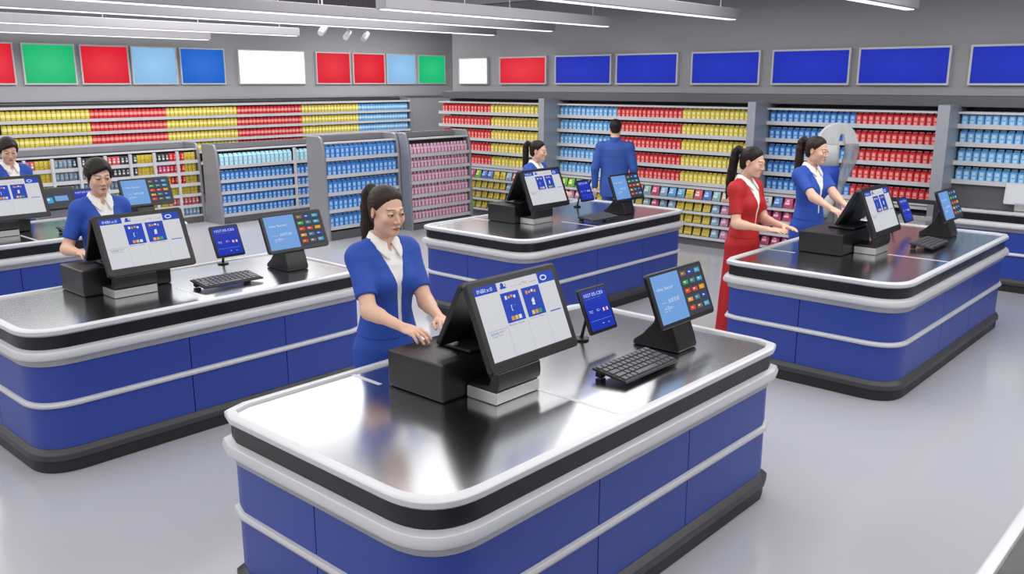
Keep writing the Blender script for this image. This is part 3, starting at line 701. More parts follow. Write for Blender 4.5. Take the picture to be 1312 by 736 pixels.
def nets(fn, lo, hi, h):
    lo = np.array(lo, F32); n = np.ceil((np.array(hi) - lo) / h).astype(int) + 1
    ax = [lo[i] + h * np.arange(n[i], dtype=F32) for i in range(3)]
    P = np.stack(np.meshgrid(*ax, indexing='ij'), -1).astype(F32)
    V = fn(P).astype(F32); S = V < 0
    nx, ny, nz = n - 1
    acc = np.zeros((nx, ny, nz, 3), F32); cnt = np.zeros((nx, ny, nz), F32)
    corner = [(i, j, k) for i in (0, 1) for j in (0, 1) for k in (0, 1)]
    sl = lambda c: (slice(c[0], c[0] + nx), slice(c[1], c[1] + ny), slice(c[2], c[2] + nz))
    for a in corner:
        for d in range(3):
            if a[d]: continue
            b = list(a); b[d] = 1; b = tuple(b)
            va, vb = V[sl(a)], V[sl(b)]; m = (va < 0) != (vb < 0)
            t = np.where(m, va / np.where(m, va - vb, 1), 0)
            for q in range(3):
                acc[..., q] += np.where(m, a[q] + (t if q == d else 0), 0)
            cnt += m
    act = cnt > 0
    idx = np.full((nx, ny, nz), -1, np.int64); idx[act] = np.arange(act.sum())
    ijk = np.argwhere(act)
    verts = lo + h * (ijk + acc[act] / cnt[act][:, None])
    quads = []
    for d in range(3):
        e, f = [(1, 2), (2, 0), (0, 1)][d]
        sa = [slice(None)] * 3; sb = [slice(None)] * 3; sa[d] = slice(0, -1); sb[d] = slice(1, None)
        A, B = S[tuple(sa)], S[tuple(sb)]
        w = np.argwhere(A != B)
        ok = np.ones(len(w), bool)
        for q in (e, f): ok &= (w[:, q] >= 1) & (w[:, q] < n[q] - 1)
        w = w[ok]; flip = A[tuple(w.T)]
        def at(de, df):
            u = w.copy(); u[:, e] -= de; u[:, f] -= df; return idx[tuple(u.T)]
        q4 = np.stack([at(1, 1), at(0, 1), at(0, 0), at(1, 0)], 1)
        q4[~flip] = q4[~flip][:, ::-1]
        quads.append(q4)
    return verts.astype(np.float64), np.concatenate(quads)
def join(parts):
    vs, fs, o = [], [], 0
    for v, f in parts: vs.append(v); fs.append(f + o); o += len(v)
    return np.concatenate(vs), np.concatenate(fs)
def xf(vf, Mx):
    v, f = vf; A = np.array(Mx.to_3x3()); f2 = f[:, ::-1] if np.linalg.det(A) < 0 else f
    return v @ A.T + np.array(Mx.translation), f2
def npmesh(name, vf, m, tint=None):
    v, f = vf; me = bpy.data.meshes.new(name)
    me.vertices.add(len(v)); me.vertices.foreach_set('co', v.astype(F32).ravel())
    me.loops.add(len(f) * 4); me.loops.foreach_set('vertex_index', f.astype(np.int32).ravel())
    me.polygons.add(len(f)); me.polygons.foreach_set('loop_start', np.arange(0, len(f) * 4, 4, dtype=np.int32)); me.polygons.foreach_set('loop_total', np.full(len(f), 4, np.int32))
    me.polygons.foreach_set('use_smooth', np.ones(len(f), bool))
    if tint is not None:
        a = me.color_attributes.new('tint', 'FLOAT_COLOR', 'POINT'); a.data.foreach_set('color', np.concatenate([tint, np.ones((len(tint), 1))], 1).astype(F32).ravel())
    me.materials.append(m); me.update(calc_edges=True); me.validate(); return me

# ---- head (faces -y, origin between the eyes' level at mid-head)
def head_sdf(P, male=False):
    j = 1.08 if male else 1.0
    X = np.abs(P[..., 0]); Q = np.stack([X, P[..., 1], P[..., 2]], -1)
    d = ell(P, (0, .018, .040), (.074, .094, .080))
    d = smin(d, ell(P, (0, -.022, -.022), (.062, .066, .080)), .03)
    d = smin(d, ell(P, (0, -.034, -.078), (.039 * j, .046, .032 * j)), .035)
    d = smin(d, ell(P, (0, -.072, -.101), (.018 * j, .015, .014)), .03)                     # chin
    d = smin(d, ell(Q, (.044 * j, -.006, -.064), (.014, .028, .022)), .035)                 # jaw angle
    d = smin(d, ell(Q, (.040, -.060, -.030), (.022, .020, .022)), .03)                      # cheek
    d = smin(d, cap(Q, (.008, -.087, .020), (.042, -.074, .022), .0065, .005), .02)         # brow
    d = smax(d, -ell(Q, (.0315, -.098, .000), (.020, .017, .0125)), .014)                   # eye socket
    d = smin(d, cap(P, (0, -.084, .012), (0, -.106, -.034), .0055, .0085), .014)            # nose
    d = smin(d, ell(Q, (.0105, -.097, -.039), (.0075, .009, .007)), .008)
    d = smax(d, -ell(Q, (.0065, -.104, -.0475), (.0035, .005, .004)), .004)
    eb = ell(Q, (.0315, -.0775, .0005), (.0143, .0143, .0143))                              # lids round the eyeballs
    open_ = ell(Q, (.0315, -.092, .0000), (.0142, .02, .0039 if not male else .0048))
    d = smin(d, smax(eb - .0012, -open_, .002), .004)
    mid = smin(cap(Q, (0, -.0965, -.0655), (.022, -.086, -.0685), .0050, .0030), cap(Q, (0, -.0955, -.0755), (.019, -.086, -.0715), .0062, .0030), .0015)
    d = smin(d, mid, .006)                                                                  # lips
    ca, sa = math.cos(.35), math.sin(.35); ry = [[ca, -sa, 0], [sa, ca, 0], [0, 0, 1]]
    ear = smax(ell(Q, (.076, .016, -.006), (.008, .019, .031), ry), -ell(Q, (.086, .012, -.003), (.007, .011, .020), ry), .006)
    d = smin(d, ear, .008)
    nk = .056 if male else .046
    d = smin(d, cap(P, (0, .018, -.05), (0, .048, -.21), nk, nk * 1.04), .03)
    return d
SK = np.array(lin('dcb199')[:3]); LIP = np.array(lin('b0665c')[:3]); BROW = np.array(lin('35231c')[:3]); BLU = np.array(lin('d2927c')[:3])
def head_tint(v, male=False, sk=SK):
    X = np.abs(v[:, 0]); y, z = v[:, 1], v[:, 2]; c = np.tile(sk, (len(v), 1))
    def mixin(w, col):
        nonlocal c; w = np.clip(w, 0, 1)[:, None]; c = c * (1 - w) + col * w
    mixin(.35 * np.exp(-(((X - .045) / .02) ** 2 + ((z + .035) / .02) ** 2)) * (y < -.03), BLU)
    mixin(.35 * np.exp(-((X / .016) ** 2 + ((z + .038) / .014) ** 2)) * (y < -.08), BLU)
    mixin(.45 * (X > .076), BLU)
    lip = np.maximum(0, 1 - np.maximum(np.abs(X) / .0235, 0) ** 2) * .0105
    mixin((np.where((y < -.078), (lip - np.abs(z + .0708)) / .003, -1)) * (.55 if male else .9), LIP)
    mixin(.8 * ((np.abs(z + .0706) < .0016) & (X < .021) & (y < -.08)), LIP * .35)
    bz = .0240 + .0030 * np.sin(np.clip((X - .010) / .038, 0, 1) * 3.0)
    mixin(np.where((X > .011) & (X < .050) & (y < -.06), (.0034 - np.abs(z - bz)) / .002, -1) * .8, BROW)
    e = np.sqrt(((X - .0315) / .0150) ** 2 + ((z - .0003) / .0058) ** 2)
    mixin(np.where((e > .75) & (e < 1.22) & (y < -.07) & (z > -.002), .9 * (1 - np.abs(e - 1) / .24), -1), BROW)
    mixin(np.where((e > .8) & (e < 1.3) & (y < -.07) & (z <= -.002), .3, -1), BROW)
    mixin(np.where((np.sqrt((X - .0065) ** 2 + (z + .046) ** 2) < .0035) & (y < -.095), .6, -1), BROW)
    return c
HEADS = {}
def head_mesh(male):
    if male not in HEADS:
        vf = nets(lambda P: head_sdf(P, male), (-.1, -.13, -.185), (.1, .125, .13), .0026)
        HEADS[male] = (vf, head_tint(vf[0], male))
    return HEADS[male]
def hair_sdf(P, style):
    X = np.abs(P[..., 0]); Q = np.stack([X, P[..., 1], P[..., 2]], -1); x, y, z = P[..., 0], P[..., 1], P[..., 2]
    th = dict(pony=.009, short=.017, man=.010, tail=0)[style]
    sh = ell(P, (0, .020, .040), (.075 + th, .096 + th, .081 + th))
    sh = smin(sh, ell(P, (0, .052, -.03), (.058 + th * .4, .055 + th * .5, .065)), .03)
    if style == 'pony':
        line = ((y + .082) * .118 + (z - .088) * .066) / .135 - .10 * X * X / .08          # front hairline slopes to the ears
        d = smax(sh + (th + .004) * (1 - np.clip(line / .045, 0, 1)) ** 2, -line - .002, .006)
        d = smax(d, -ell(Q, (.088, .006, -.018), (.026, .030, .036)), .008)
        d = smax(d, -(z + .085), .02)
        d = smin(d, ell(P, (0, .112, .062), (.022, .020, .024)), .015)                     # gathered knot
        return d + .0005 * np.sin(x * 420) + .0004 * np.sin(x * 260 + 1)
    if style == 'tail':
        d = ell(P, (0, .118, .064), (.022, .016, .022))
        pts = [(0, .118, .066, .024), (0, .155, .076, .028), (.0, .174, .044, .034), (0, .170, -.02, .038), (0, .162, -.12, .038), (.0, .156, -.22, .033), (0, .150, -.31, .022), (0, .148, -.37, .006)]
        for a, b in zip(pts, pts[1:]): d = smin(d, cap(P * np.array([.9, 1, 1], F32), a[:3], b[:3], a[3], b[3]), .012)
        g = .0006 * np.sin(np.arctan2(x, np.maximum(.03, z + .12)) * 46 + y * 20) + .0010 * np.sin(x * 500) * (y > .13)
        return d + g
    if style == 'short':
        side = np.where(x < 0, .014, -.006)
        line = ((y + .070) * .10 + (z - .066 + .22 * np.clip(-x, -.02, .07)) * .075) / .125
        d = smax(sh, -line, .014)
        d = smin(d, cap(P, (.03, -.080, .082), (-.055, -.066, .046), .016, .012), .022)    # fringe swept to one side
        d = smin(d, cap(Q, (.076, -.028, .034), (.078, -.012, -.016), .010, .006), .014)
        d = smax(d, -ell(Q, (.092, .010, -.026), (.024, .026, .030)), .008)
        d = smax(d, -(z + .072), .02)
        return d + .0007 * np.sin(x * 190 + z * 120 + np.sin(y * 60))
    line = ((y + .072) * .10 + (z - .068) * .10) / .141
    d = smax(sh + (th + .003) * (1 - np.clip(line / .04, 0, 1)) ** 2, -line - .002, .006)
    d = smax(d, -ell(Q, (.09, .004, -.02), (.024, .028, .036)), .008)
    d = smax(d, -(z + .065), .015)
    return d + .0012 * np.sin(x * 320 + z * 200)
HAIRS = {}
def hair_mesh(style):
    if style not in HAIRS: HAIRS[style] = nets(lambda P: hair_sdf(P, style), (-.12, -.13, -.40 if style == 'tail' else -.14), (.12, .24, .16), .0042)
    return HAIRS[style]
# ---- hand: wrist at origin, fingers along +y, back of hand +z, thumb at -x (right hand, palm down: thumb towards the body middle)
def hand_sdf(P, curl):
    d = cap(P, (0, -.03, .002), (0, .012, 0), .0235, .024)
    d = smin(d, ell(P, (0, .045, 0), (.039, .050, .0155)), .02)
    d = smin(d, cap(P, (-.028, .078, 0), (.028, .074, -.002), .011, .010), .012)
    for i, (x, y, L) in enumerate(((-.029, .083, .072), (-.0095, .088, .080), (.0105, .085, .074), (.029, .077, .058))):
        a = np.array([x, y, .001]); sp = (x / .03) * -.10 * -1; ang = curl[0] + .05 * i; r = .0090 - .0006 * (i == 3)
        for k, (l, da) in enumerate(((.45, 0), (.31, curl[1]), (.24, curl[2]))):
            ang += da
            b = a + L * l * np.array([sp * math.cos(ang), math.cos(ang), -math.sin(ang)])
            d = smin(d, cap(P, a, b, r, r - .0009), .004 if k else .006); a = b; r -= .0009
    d = smin(d, cap(P, (-.022, .018, -.006), (-.046, .048, -.014), .0135, .0110), .014)
    d = smin(d, cap(P, (-.046, .048, -.014), (-.050, .074, -.022), .0105, .0092), .004)
    d = smin(d, cap(P, (-.050, .074, -.022), (-.046, .094, -.030), .0092, .0075), .004)
    return d
HANDS = {}
def hand_mesh(curl):
    if curl not in HANDS: HANDS[curl] = nets(lambda P: hand_sdf(P, curl), (-.085, -.06, -.10), (.065, .19, .04), .0027)
    return HANDS[curl]
W_T = [(.70, .150, .105, .0), (.80, .176, .118, .005), (.88, .180, .120, .01), (.96, .158, .104, .005), (1.04, .132, .092, 0), (1.08, .126, .089, 0), (1.16, .136, .095, -.003), (1.25, .150, .104, -.002), (1.33, .158, .099, .004), (1.385, .150, .078, .012), (1.425, .098, .058, .018), (1.455, .060, .050, .020), (1.48, .05, .048, .02)]
M_T = [(.70, .150, .110, .0), (.80, .168, .118, .005), (.90, .170, .118, .01), (.98, .162, .110, .0), (1.08, .160, .108, -.004), (1.18, .175, .114, -.004), (1.28, .190, .120, 0), (1.35, .190, .112, .006), (1.40, .170, .086, .014), (1.435, .105, .066, .018), (1.465, .066, .058, .02), (1.49, .058, .056, .02)]
def ik(S, T, l1, l2, pole):
    S, T = Vector(S), Vector(T); d = T - S; L = min(d.length, (l1 + l2) * .985); d.normalize(); T = S + d * L
    a = (l1 * l1 - l2 * l2 + L * L) / (2 * L); h = math.sqrt(max(0, l1 * l1 - a * a))
    p = Vector(pole); p -= d * p.dot(d); p.normalize(); return S + d * a + p * h, T
def person(label, pos, rot, height, hands, head_yaw=0, head_pitch=0, hair='pony', hairm='hair', cloth='dressb', male=False, long=False, curl=(.30, .35, .25), group=None, poles=None, palm_up=False, res=.0062, skin=None):
    s = height / (1.735 if not male else 1.755)
    o = empty('person', (pos[0], pos[1], 0), R(rot)); o.scale = (s, s, s)
    tag(o, label, 'person', group)
    inv = (Matrix.Translation((pos[0], pos[1], 0)) @ Matrix.Rotation(R(rot), 4, 'Z') @ Matrix.Scale(s, 4)).inverted()
    sx, l1, l2 = (.152, .298, .262) if not male else (.195, .30, .26)
    arms = []
    for i, side in enumerate((-1, 1)):            # -1: the person's right hand side
        S = Vector((side * sx, .012, 1.375))
        T = inv @ Vector(hands[i]) if hands[i] is not None else Vector((side * (sx + .07), .0, .83))
        pole = Vector((side * .55, .6, -.55)) if poles is None else Vector((side * poles[0], poles[1], poles[2]))
        E_, T = ik(S, T, l1, l2, pole); arms.append((S, E_, T, side))
    tab = M_T if male else W_T
    rU = (.047, .040, .036, .0225) if not male else (.056, .048, .042, .027)
    def trunk(P, g=0.0):
        d = lathe(P, [(z, a + g, b + g, c) for z, a, b, c in tab])
        X = np.abs(P[..., 0]); Q = np.stack([X, P[..., 1], P[..., 2]], -1)
        if not male: d = smin(d, ell(Q, (.066, -.072, 1.235), (.062 + g, .056 + g, .064 + g)), .04)
        else: d = smin(d, ell(Q, (.08, -.06, 1.27), (.085 + g, .06 + g, .07 + g)), .05)
        d = smin(d, ell(Q, (sx - .008, .014, 1.368), (.053 + g, .056 + g, .056 + g)), .05)
        d = smin(d, cap(Q, (.03, .022, 1.435), (sx - .02, .016, 1.395), .030 + g, .034 + g), .04)
        return d
    def arm(P, g=0.0, upto=None):
        d = None
        for S, E_, T, side in arms:
            e = smin(cap(P, S, E_, rU[0] + g, rU[1] + g), cap(P, E_, T, rU[2] + g + .003, rU[3] + g), .015)
            m_ = E_.lerp(T, .28); e = smin(e, cap(P, E_, m_, rU[2] + g + .004, rU[2] + g + .001), .02)
            d = e if d is None else np.minimum(d, e)
        return d
    def legs(P):
        Q = np.stack([np.abs(P[..., 0]), P[..., 1], P[..., 2]], -1)
        d = smin(cap(Q, (.085, .005, .86), (.078, -.005, .48), .080, .052), cap(Q, (.078, 0, .48), (.075, .02, .09), .050, .030), .03)
        d = smin(d, ell(Q, (.077, .025, .34), (.044, .05, .11)), .03)
        return smin(d, cap(Q, (.075, .03, .05), (.082, -.11, .030), .034, .026), .03)
    hc = Vector((0, -.022 + .0, 1.608)) if not male else Vector((0, -.012, 1.625))
    HM = Matrix.Translation(hc) @ Matrix.Translation((0, .03, -.11)) @ Matrix.Rotation(R(head_yaw), 4, 'Z') @ Matrix.Rotation(R(head_pitch), 4, 'X') @ Matrix.Translation((0, -.03, .11))
    zcut = 1.462
    def bodyf(P):
        d = smin(trunk(P), arm(P), .035); d = smin(d, legs(P), .03)
        return smax(d, P[..., 2] - zcut, .004)
    pts = [p for a in arms for p in a[:3]]
    lo = [min(-.23, min(p.x for p in pts) - .06), min(-.17, min(p.y for p in pts) - .06), -.01]; hi = [max(.23, max(p.x for p in pts) + .06), max(.17, max(p.y for p in pts) + .06), 1.50]
    pieces = [nets(bodyf, lo, hi, .0095)]; sk = SK if skin is None else np.array(lin(skin)[:3])
    tints = [np.tile(sk, (len(pieces[0][0]), 1))]
    hv, ht = head_mesh(male); pieces.append(xf(hv, HM)); tints.append(ht * (sk / SK))
    for S, E_, T, side in arms:
        yv = (T - E_).normalized(); yv = (yv + Vector((0, 0, 0.10 if not palm_up else -.0))).normalized()
        if hands[0 if side < 0 else 1] is None: yv = (T - E_).normalized()
        zv = Vector((side * .15, 0, 1)) if hands[0 if side < 0 else 1] is not None else Vector((side, 0, 0))
        if palm_up: zv = Vector((side * .5, .1, -.55 if side < 0 else .85))
        zv = (zv - yv * zv.dot(yv)).normalized(); xv = yv.cross(zv)
        Mx = Matrix((( xv.x, yv.x, zv.x, T.x), (xv.y, yv.y, zv.y, T.y), (xv.z, yv.z, zv.z, T.z), (0, 0, 0, 1)))
        # right hand: thumb at -x must point to the body middle (+x of the person) when the palm faces down
        if (Mx.to_3x3() @ Vector((-1, 0, 0))).dot(Vector((-side, 0, 0))) < 0 and not palm_up: Mx = Mx @ Matrix.Diagonal((-1, 1, 1, 1))
        h = xf(hand_mesh(curl), Mx); pieces.append(h); tints.append(np.tile(sk * .97 + BLU * .03, (len(h[0]), 1)))
    body = link('body', npmesh('body', join(pieces), M['skin'], np.concatenate(tints)), o)
    # eyes
    for sd in (-1, 1):
        e = MB(); n = 16; c = Vector((sd * .0315, -.0775, .0005)); rs = []
        gaze = Vector((.12, -1, -.12)).normalized()
        u = gaze.cross(Vector((0, 0, 1))).normalized(); w = u.cross(gaze)
        sph = lambda a, r=.0142: [HM @ (c + gaze * r * math.cos(a) + (u * math.cos(k * 2 * math.pi / n) + w * math.sin(k * 2 * math.pi / n)) * r * math.sin(a)) for k in range(n)]
        eyem = [mat('pupil', '0a0808', .25), mat('iris', '2e1e15', .25, noise=((400,) * 3, .3, 0)), mat('eye_white', 'a59c97', .4, noise=((200,) * 3, .03, 0))]
        e.loft([sph(.02), sph(.17)], eyem[0]); e.loft([sph(.17), sph(.36), sph(.52)], eyem[1], cap=False); e.loft([sph(.52), sph(.7), sph(1.0), sph(1.4), sph(1.9), sph(2.5), sph(3.0)], eyem[2], cap=False)
        part('eye', e, o, smooth=True)
    hr = link('hair', npmesh('hair', xf(hair_mesh(hair), HM), M[hairm]), o)
    if hair == 'pony':
        link('ponytail', npmesh('ponytail', xf(hair_mesh('tail'), HM), M[hairm + '_tail']), o)
        b = MB(); ringp = [HM @ Vector((.026 * math.cos(t), .128 + .010 * math.cos(t) * 0, .066 + .026 * math.sin(t))) for t in [2 * math.pi * k / 16 for k in range(17)]]
        b.tube(ringp, .0045, M['black'], 6); part('hair_tie', b, o, smooth=True)
    # clothing
    cm = M[cloth]
    def above_elbow(P):
        d = None
        for S, E_, T, side in arms:
            a = (E_ - S).normalized(); q = cap(P, S, S.lerp(E_, .74), .059, .0545)
            c = S.lerp(E_, .74); pl = (P - np.array(c, F32)) @ np.array(a, F32)
            q = smax(q, pl, .008); d = q if d is None else np.minimum(d, q)
        return d
    def sleeve_long(P):
        d = None
        for S, E_, T, side in arms:
            q = smin(cap(P, S, E_, .070, .058), cap(P, E_, E_.lerp(T, .97), .056, .042), .02); d = q if d is None else np.minimum(d, q)
        return d
    if male:
        def jacket(P):
            d = smin(trunk(P, .016), sleeve_long(P), .03); d = smin(d, lathe(P, [(.66, .19, .132, .01), (.85, .188, .13, .01), (1.0, .178, .126, .002), (1.2, .18, .12, 0)]), .03)
            d = smax(d, .70 - P[..., 2], .012)
            x, y, z = P[..., 0], P[..., 1], P[..., 2]
            front = (np.abs(x) - np.clip((z - 1.12) * .22, -.05, .07)) * .9
            d = smax(d, -smax(front, y + .03, .01), .008)
            return smax(d, z - 1.475, .008)
        def trousers(P):
            Q = np.stack([np.abs(P[..., 0]), P[..., 1], P[..., 2]], -1)
            return smax(smin(cap(Q, (.088, .005, .90), (.082, 0, .48), .092, .072), cap(Q, (.082, 0, .48), (.08, .02, .07), .072, .062), .02), .05 - P[..., 2], .01)
        def shirt(P): return smax(smax(trunk(P, .006), np.abs(P[..., 0]) - .12, .01), .95 - P[..., 2], .01)
        link('suit_jacket', npmesh('suit_jacket', nets(jacket, (lo[0] - .03, lo[1] - .03, .6), (hi[0] + .03, hi[1] + .03, 1.52), .0085), cm), o)
        link('trousers', npmesh('trousers', nets(trousers, (-.22, -.14, 0), (.22, .15, 1.02), .011), cm), o)
        def collar(P): return smax(smax(cap(P, (0, .024, 1.40), (0, .030, 1.6), .0745), -cap(P, (0, .024, 1.40), (0, .030, 1.6), .0655), .002), smax(P[..., 2] - 1.512, 1.44 - P[..., 2], .004), .004)
        link('collar', npmesh('collar', nets(collar, (-.1, -.08, 1.42), (.1, .14, 1.53), .004), cm), o)
    else:
        def vcut(P):
            x, y, z = P[..., 0], P[..., 1], P[..., 2]
            cx = np.where(z < 1.24, .018 * np.sin((1.24 - z) * 9), 0)
            w = np.where(z > 1.235, .013 + (z - 1.235) * .33, .013)
            return smax((np.abs(x - cx) - w), y + .0, .005)
        def jacket(P):
            z = P[..., 2]; x = P[..., 0]
            d = smin(trunk(P, .013), above_elbow(P), .03)
            d = smin(d, smax(lathe(P, [(.93, .172, .120, .006), (1.0, .156, .108, .003), (1.08, .138, .100, 0), (1.2, .145, .105, 0)]), -1 + 0 * z, .01), .015)
            d = smax(d, (.965 + .02 * np.clip(P[..., 1] / .1, -1, 1)) - z, .005)
            d = smax(d, -vcut(P), .004)
            nk = smax(cap(P, (0, .02, 1.36), (0, .035, 1.6), .066, .058), 1.40 - z, .01)
            return smax(smax(d, -nk, .006), z - 1.462, .006)
        def shirt(P):
            z = P[..., 2]
            d = smax(smax(trunk(P, .0065), np.abs(P[..., 0]) - .115, .01), .955 - z, .005)
            nk = smax(cap(P, (0, .02, 1.38), (0, .035, 1.6), .054, .052), 1.435 - z, .01)
            vv = smax(np.abs(P[..., 0]) - np.clip((z - 1.39) * .55, -.02, .1), P[..., 1] + .0, .004)
            return smax(smax(smax(d, -nk, .004), -vv, .003), z - 1.475, .004)
        hem = .045 if long else .52
        def skirt(P):
            t = [(hem, .205, .165, .01), (.60, .196, .140, .01), (.80, .192, .133, .008), (.89, .193, .132, .01), (.97, .168, .114, .004), (1.02, .150, .104, 0)] if not long else \
                [(hem, .215, .175, .01), (.35, .20, .16, .01), (.60, .19, .142, .01), (.80, .190, .132, .008), (.89, .193, .132, .01), (.97, .168, .114, .004), (1.02, .150, .104, 0)]
            g = .006 * np.cos(np.arctan2(P[..., 1], P[..., 0]) * 9) * np.clip((.85 - P[..., 2]) / .4, 0, 1)
            return smax(smax(lathe(P, t) + g, hem - P[..., 2], .006), P[..., 2] - 1.02, .004)
        jk = link('jacket', npmesh('jacket', nets(jacket, (min(-.27, lo[0]), min(-.24, lo[1]), .9), (max(.27, hi[0]), .2, 1.5), res), cm), o)
        link('shirt', npmesh('shirt', nets(shirt, (-.14, -.2, .93), (.14, .16, 1.5), .0062), M['shirt']), o)
        link('skirt', npmesh('skirt', nets(skirt, (-.26, -.22, hem - .02), (.26, .22, 1.05), .009), cm), o)
        # folded collar: stand then flap with points at the throat
        c = MB(); n = 28; rin, rtop, rout = [], [], []
        cen = Vector((0, .022, 0))
        for k in range(n + 1):
            a = R(-90 + 13 + (360 - 26) * k / n); fr = max(0, -math.sin(a)); pt = max(0, 1 - abs(min(k, n - k)) / 3.2)
            d = Vector((math.cos(a), math.sin(a), 0)); zb = 1.455 - .030 * fr ** 2
            rin.append(cen + d * .0535 + Vector((0, -.004 * fr, zb - .01))); rtop.append(cen + d * .060 + Vector((0, -.006 * fr, zb + .036 - .020 * fr)))
            rt2 = cen + d * .064 + Vector((0, -.007 * fr, zb + .035 - .020 * fr))
            ro = cen + d * (.087 + .010 * fr) + Vector((d.x * .004 + (.012 if d.x > 0 else -.012) * pt, -.014 * fr - .016 * pt, zb - .018 - .010 * fr - .034 * pt))
            rout.append((rt2, ro, ro - Vector((0, 0, .004)), rt2 - Vector((0, 0, .008)) - d * .002))
        rows = [[rin[k], rtop[k], *rout[k]] for k in range(n + 1)]
        c.loft(rows, M['shirt'], cap=True); part('collar', c, o, smooth=True)
    # shoes
    for sd in (-1, 1):
        def shoe(P): return smax(smin(ell(P, (sd * .078, .03, .05), (.040, .055, .06)), cap(P, (sd * .079, .0, .032), (sd * .083, -.115, .026), .040, .032), .03), -P[..., 2] + .002, .004)
        link('shoe', npmesh('shoe', nets(shoe, (sd * .08 - .07, -.17, -.01), (sd * .08 + .07, .11, .13), .008), M['shoe']), o)
    return o

DOWN = (.35, .35, -.9)
person('woman in blue uniform with long ponytail typing at the foreground counter', (3.03, 3.70), -6, 1.861, ((2.80, 3.28, 1.175), (3.05, 3.28, 1.175)), head_yaw=0, head_pitch=8, poles=DOWN, res=.0042)
person('short-haired woman in blue uniform with white shirt behind the left counter', (2.82, 6.86), 0, 1.836, ((2.53, 6.60, 1.17), (2.90, 6.68, 1.165)), head_yaw=-6, head_pitch=7, hair='short', hairm='hairb', poles=DOWN)
person('woman in long red dress with ponytail standing beside the right counter', (7.34, 3.75), -4, 1.84, ((7.16, 3.44, 1.13), (7.42, 3.40, 1.13)), head_yaw=10, head_pitch=12, res=.005, cloth='dressr', long=True, hairm='hairb', curl=(.05, .2, .15), poles=DOWN)
person('woman in blue uniform with ponytail typing behind the right counter', (8.66, 3.71), -18, 1.873, ((8.24, 3.25, 1.17), (8.46, 3.20, 1.17)), head_yaw=14, head_pitch=8, poles=DOWN, res=.005)
person('woman with dark ponytail behind the middle counter, mostly hidden by its terminal', (8.20, 7.03), 6, 1.71, ((7.95, 6.62, 1.10), (8.25, 6.62, 1.10)), head_yaw=16, head_pitch=6, hairm='hairb', poles=DOWN)
person('man in blue suit seen from behind, facing the wall shelves', (10.55, 7.52), 122, 1.885, (None, None), head_yaw=4, head_pitch=4, hair='man', hairm='hairb', cloth='suit', male=True, poles=(.6, .8, -.1))
person('short-haired cashier in blue and white at the far left picture edge', (3.35, 10.38), 6, 1.835, ((3.1, 10.05, 1.17), (3.4, 10.05, 1.17)), head_yaw=-14, head_pitch=16, hair='short', hairm='hairb', poles=DOWN)

# ------------------------------------------------------------------ odds and ends
def sculpture():
    o = empty('display_sculpture', (10.05, 4.02, 0), R(-38)); wht = mat('marbled_white', 'c9cacc', .35, noise=((9, 9, 4), .25, .05)); blu = mat('sculpture_blue', '1f3fae', .4, noise=((6,) * 3, .06, 0))
    gl = mat('smoky_clear', '9a9da2', .12, alpha=.55, noise=((10, 10, 3), .35, .05)); dk = mat('sculpture_grey', '6d6f74', .35, noise=((6, 6, 3), .15, 0))
    def ribbon(pts, m, nm):
        mb = MB(); rings = []
        for (x, z, w, t, y) in pts: rings.append([(x - w / 2, y - t / 2, z), (x - w * .3, y - t * .9, z), (x + w * .3, y - t * .9, z), (x + w / 2, y - t / 2, z), (x + w / 2, y + t / 2, z + .002), (x - w / 2, y + t / 2, z + .002)])
        mb.loft(rings, m); part(nm, mb, o, smooth=True)
    ribbon([(-.15, .86, .16, .05, 0), (-.13, 1.0, .24, .05, 0), (-.12, 1.18, .27, .05, 0)], wht, 'left_foot')
    ribbon([(-.12, 1.18, .27, .05, 0), (-.10, 1.34, .26, .05, 0), (-.11, 1.46, .26, .05, 0)], blu, 'blue_band')
    ribbon([(-.11, 1.46, .26, .05, 0), (-.125, 1.60, .27, .05, 0), (-.125, 1.70, .26, .05, 0)], wht, 'left_band')
    mb = MB(); rings = []; n = 14
    for k in range(n + 1):
        t = k / n; a = R(180 - 180 * t); ro = Vector((-.005 + math.cos(a) * .255, 0, 1.70 + math.sin(a) * .25)); wi = .13 + .02 * math.sin(math.pi * t)
        ri = Vector((.045 + math.cos(a) * .045, 0, 1.70 + math.sin(a) * .12)); rings.append([ro, ro + Vector((0, .05, 0)), ri + Vector((0, .05, 0)), ri])
    mb.loft(rings, wht); part('top_loop', mb, o, bevel=.01)
    ribbon([(.17, 1.70, .16, .05, 0), (.18, 1.60, .17, .05, 0), (.15, 1.48, .16, .05, 0), (.09, 1.34, .13, .05, 0), (.05, 1.15, .08, .05, .01), (.06, .95, .09, .05, .01), (.08, .60, .10, .05, .01), (.08, 0, .12, .06, .01)], gl, 'clear_strand')
    ribbon([(-.0, 1.20, .05, .04, .04), (-.05, 1.02, .20, .04, .04), (-.06, .8, .30, .04, .04), (-.06, 0, .36, .05, .04)], dk, 'grey_panel')
    tag(o, 'tall twisted white and clear display sculpture with a blue band', 'sculpture')
sculpture()
def rack():
    o = empty('wire_rack', (11.05, 3.5, 0))
    for y in (-.33, .33): bx('upright', -.03, .03, y - .025, y + .025, 0, 1.02, M['devg'], o, bevel=.005)
    for z in (.12, .45, .62, .80, 1.0): bx('crossbar', -.02, .02, -.31, .31, z - .025, z + .025, M['devg'] if z > .9 or z < .2 else M['alu'], o, bevel=.004)
    tag(o, 'low dark rack with pale crossbars behind the right counter', 'rack')
rack()
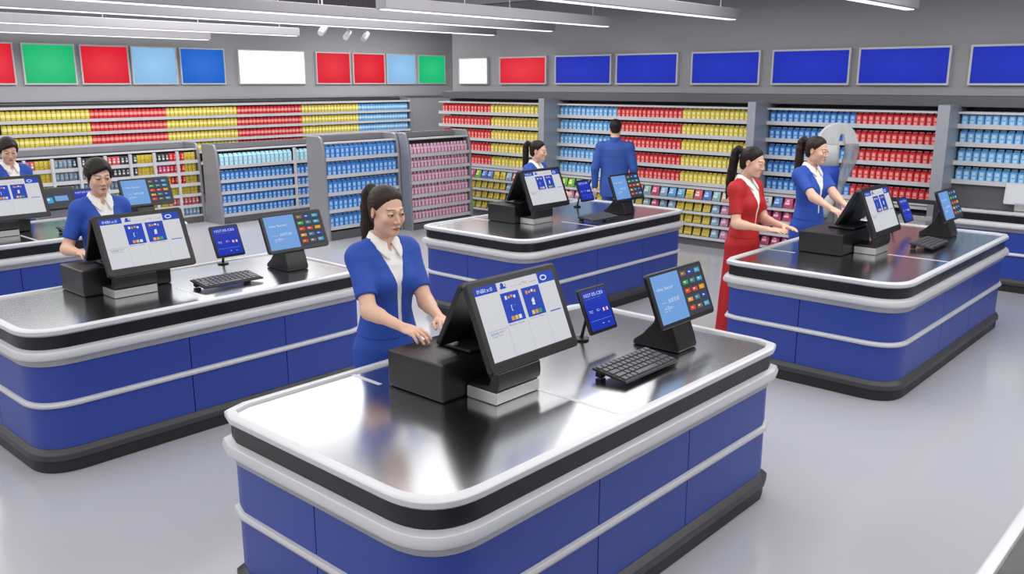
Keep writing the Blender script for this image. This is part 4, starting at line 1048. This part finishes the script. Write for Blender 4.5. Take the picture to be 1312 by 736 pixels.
def wall_screen():
    o = empty('small_screen', (11.5, 2.36, .939), R(-90))
    part('screen_housing', slab(.42, .25, .03, .02, M['white']), o, T=Matrix.Translation((-.21, 0, .06)) @ Matrix.Rotation(R(-8), 4, 'X'))
    u = UI(.38, .21); u.rect(0, 0, 1, 1, U['bg']); part('screen', u.mb, o, T=Matrix.Translation((-.19, -.001, .08)) @ Matrix.Rotation(R(-8), 4, 'X'))
    bx('foot', -.08, .08, -.02, .10, -.011, .075, M['alu'], o, bevel=.004)
    tag(o, 'small white screen on the service counter at the right edge', 'screen')
wall_screen()
def kiosk():
    o = empty('payment_kiosk', (4.02, 11.1, 0))
    bx('cabinet', -.24, .24, -.12, .15, 0, .93, M['gond'], o, bevel=.01)
    T = Matrix.Translation((-.25, -.15, .93)) @ Matrix.Rotation(R(-38), 4, 'X')
    h = part('control_panel', slab(.50, .30, .04, .02, M['devg']), o, T=T)
    u = UI(.44, .24); u.rect(0, 0, 1, 1, U['dark']); u.rect(.12, .45, .42, .78, U['cyan']); u.rect(.48, .40, .82, .70, U['sky']); u.rect(.2, .52, .34, .62, U['pale']); part('screen', u.mb, h, T=Matrix.Translation((.03, -.001, .03)))
    tag(o, 'grey kiosk with a small blue lit panel behind the far left counter', 'kiosk')
kiosk()

# ------------------------------------------------------------------ light
def area(name, x, y, z, sx, sy, w, col=(1, 1, 1), rot=(0, 0, 0), spread=180):
    l = bpy.data.lights.new(name, 'AREA'); l.shape = 'RECTANGLE'; l.size = sx; l.size_y = sy; l.energy = w; l.color = col; l.spread = R(spread)
    o = bpy.data.objects.new(name, l); COL.objects.link(o); o.location = (x, y, z); o.rotation_euler = rot
    return o
for y in (-1.7, 2.1, 5.9, 9.7, 13.6):  # unseen area strips, added for room light and worktop reflections
    k = 1.65 if y > 12 else 1
    area('unseen_ceiling_light', .15, y, 3.86, 10.7, 2.8, 178 * k, (1, .99, .975))
    area('unseen_ceiling_light', 7.85, y, 3.86, 4.6, 2.8, 140 * k, (1, .99, .975))
area('unseen_ceiling_light', 13.4, 14.4, 3.86, 3.4, 2.6, 160, (1, .99, .975))  # unseen, added to brighten the left wall near the corner
w = bpy.data.worlds.new('world'); sc.world = w; w.use_nodes = True
w.node_tree.nodes['Background'].inputs[0].default_value = (.8, .82, .85, 1); w.node_tree.nodes['Background'].inputs[1].default_value = .35
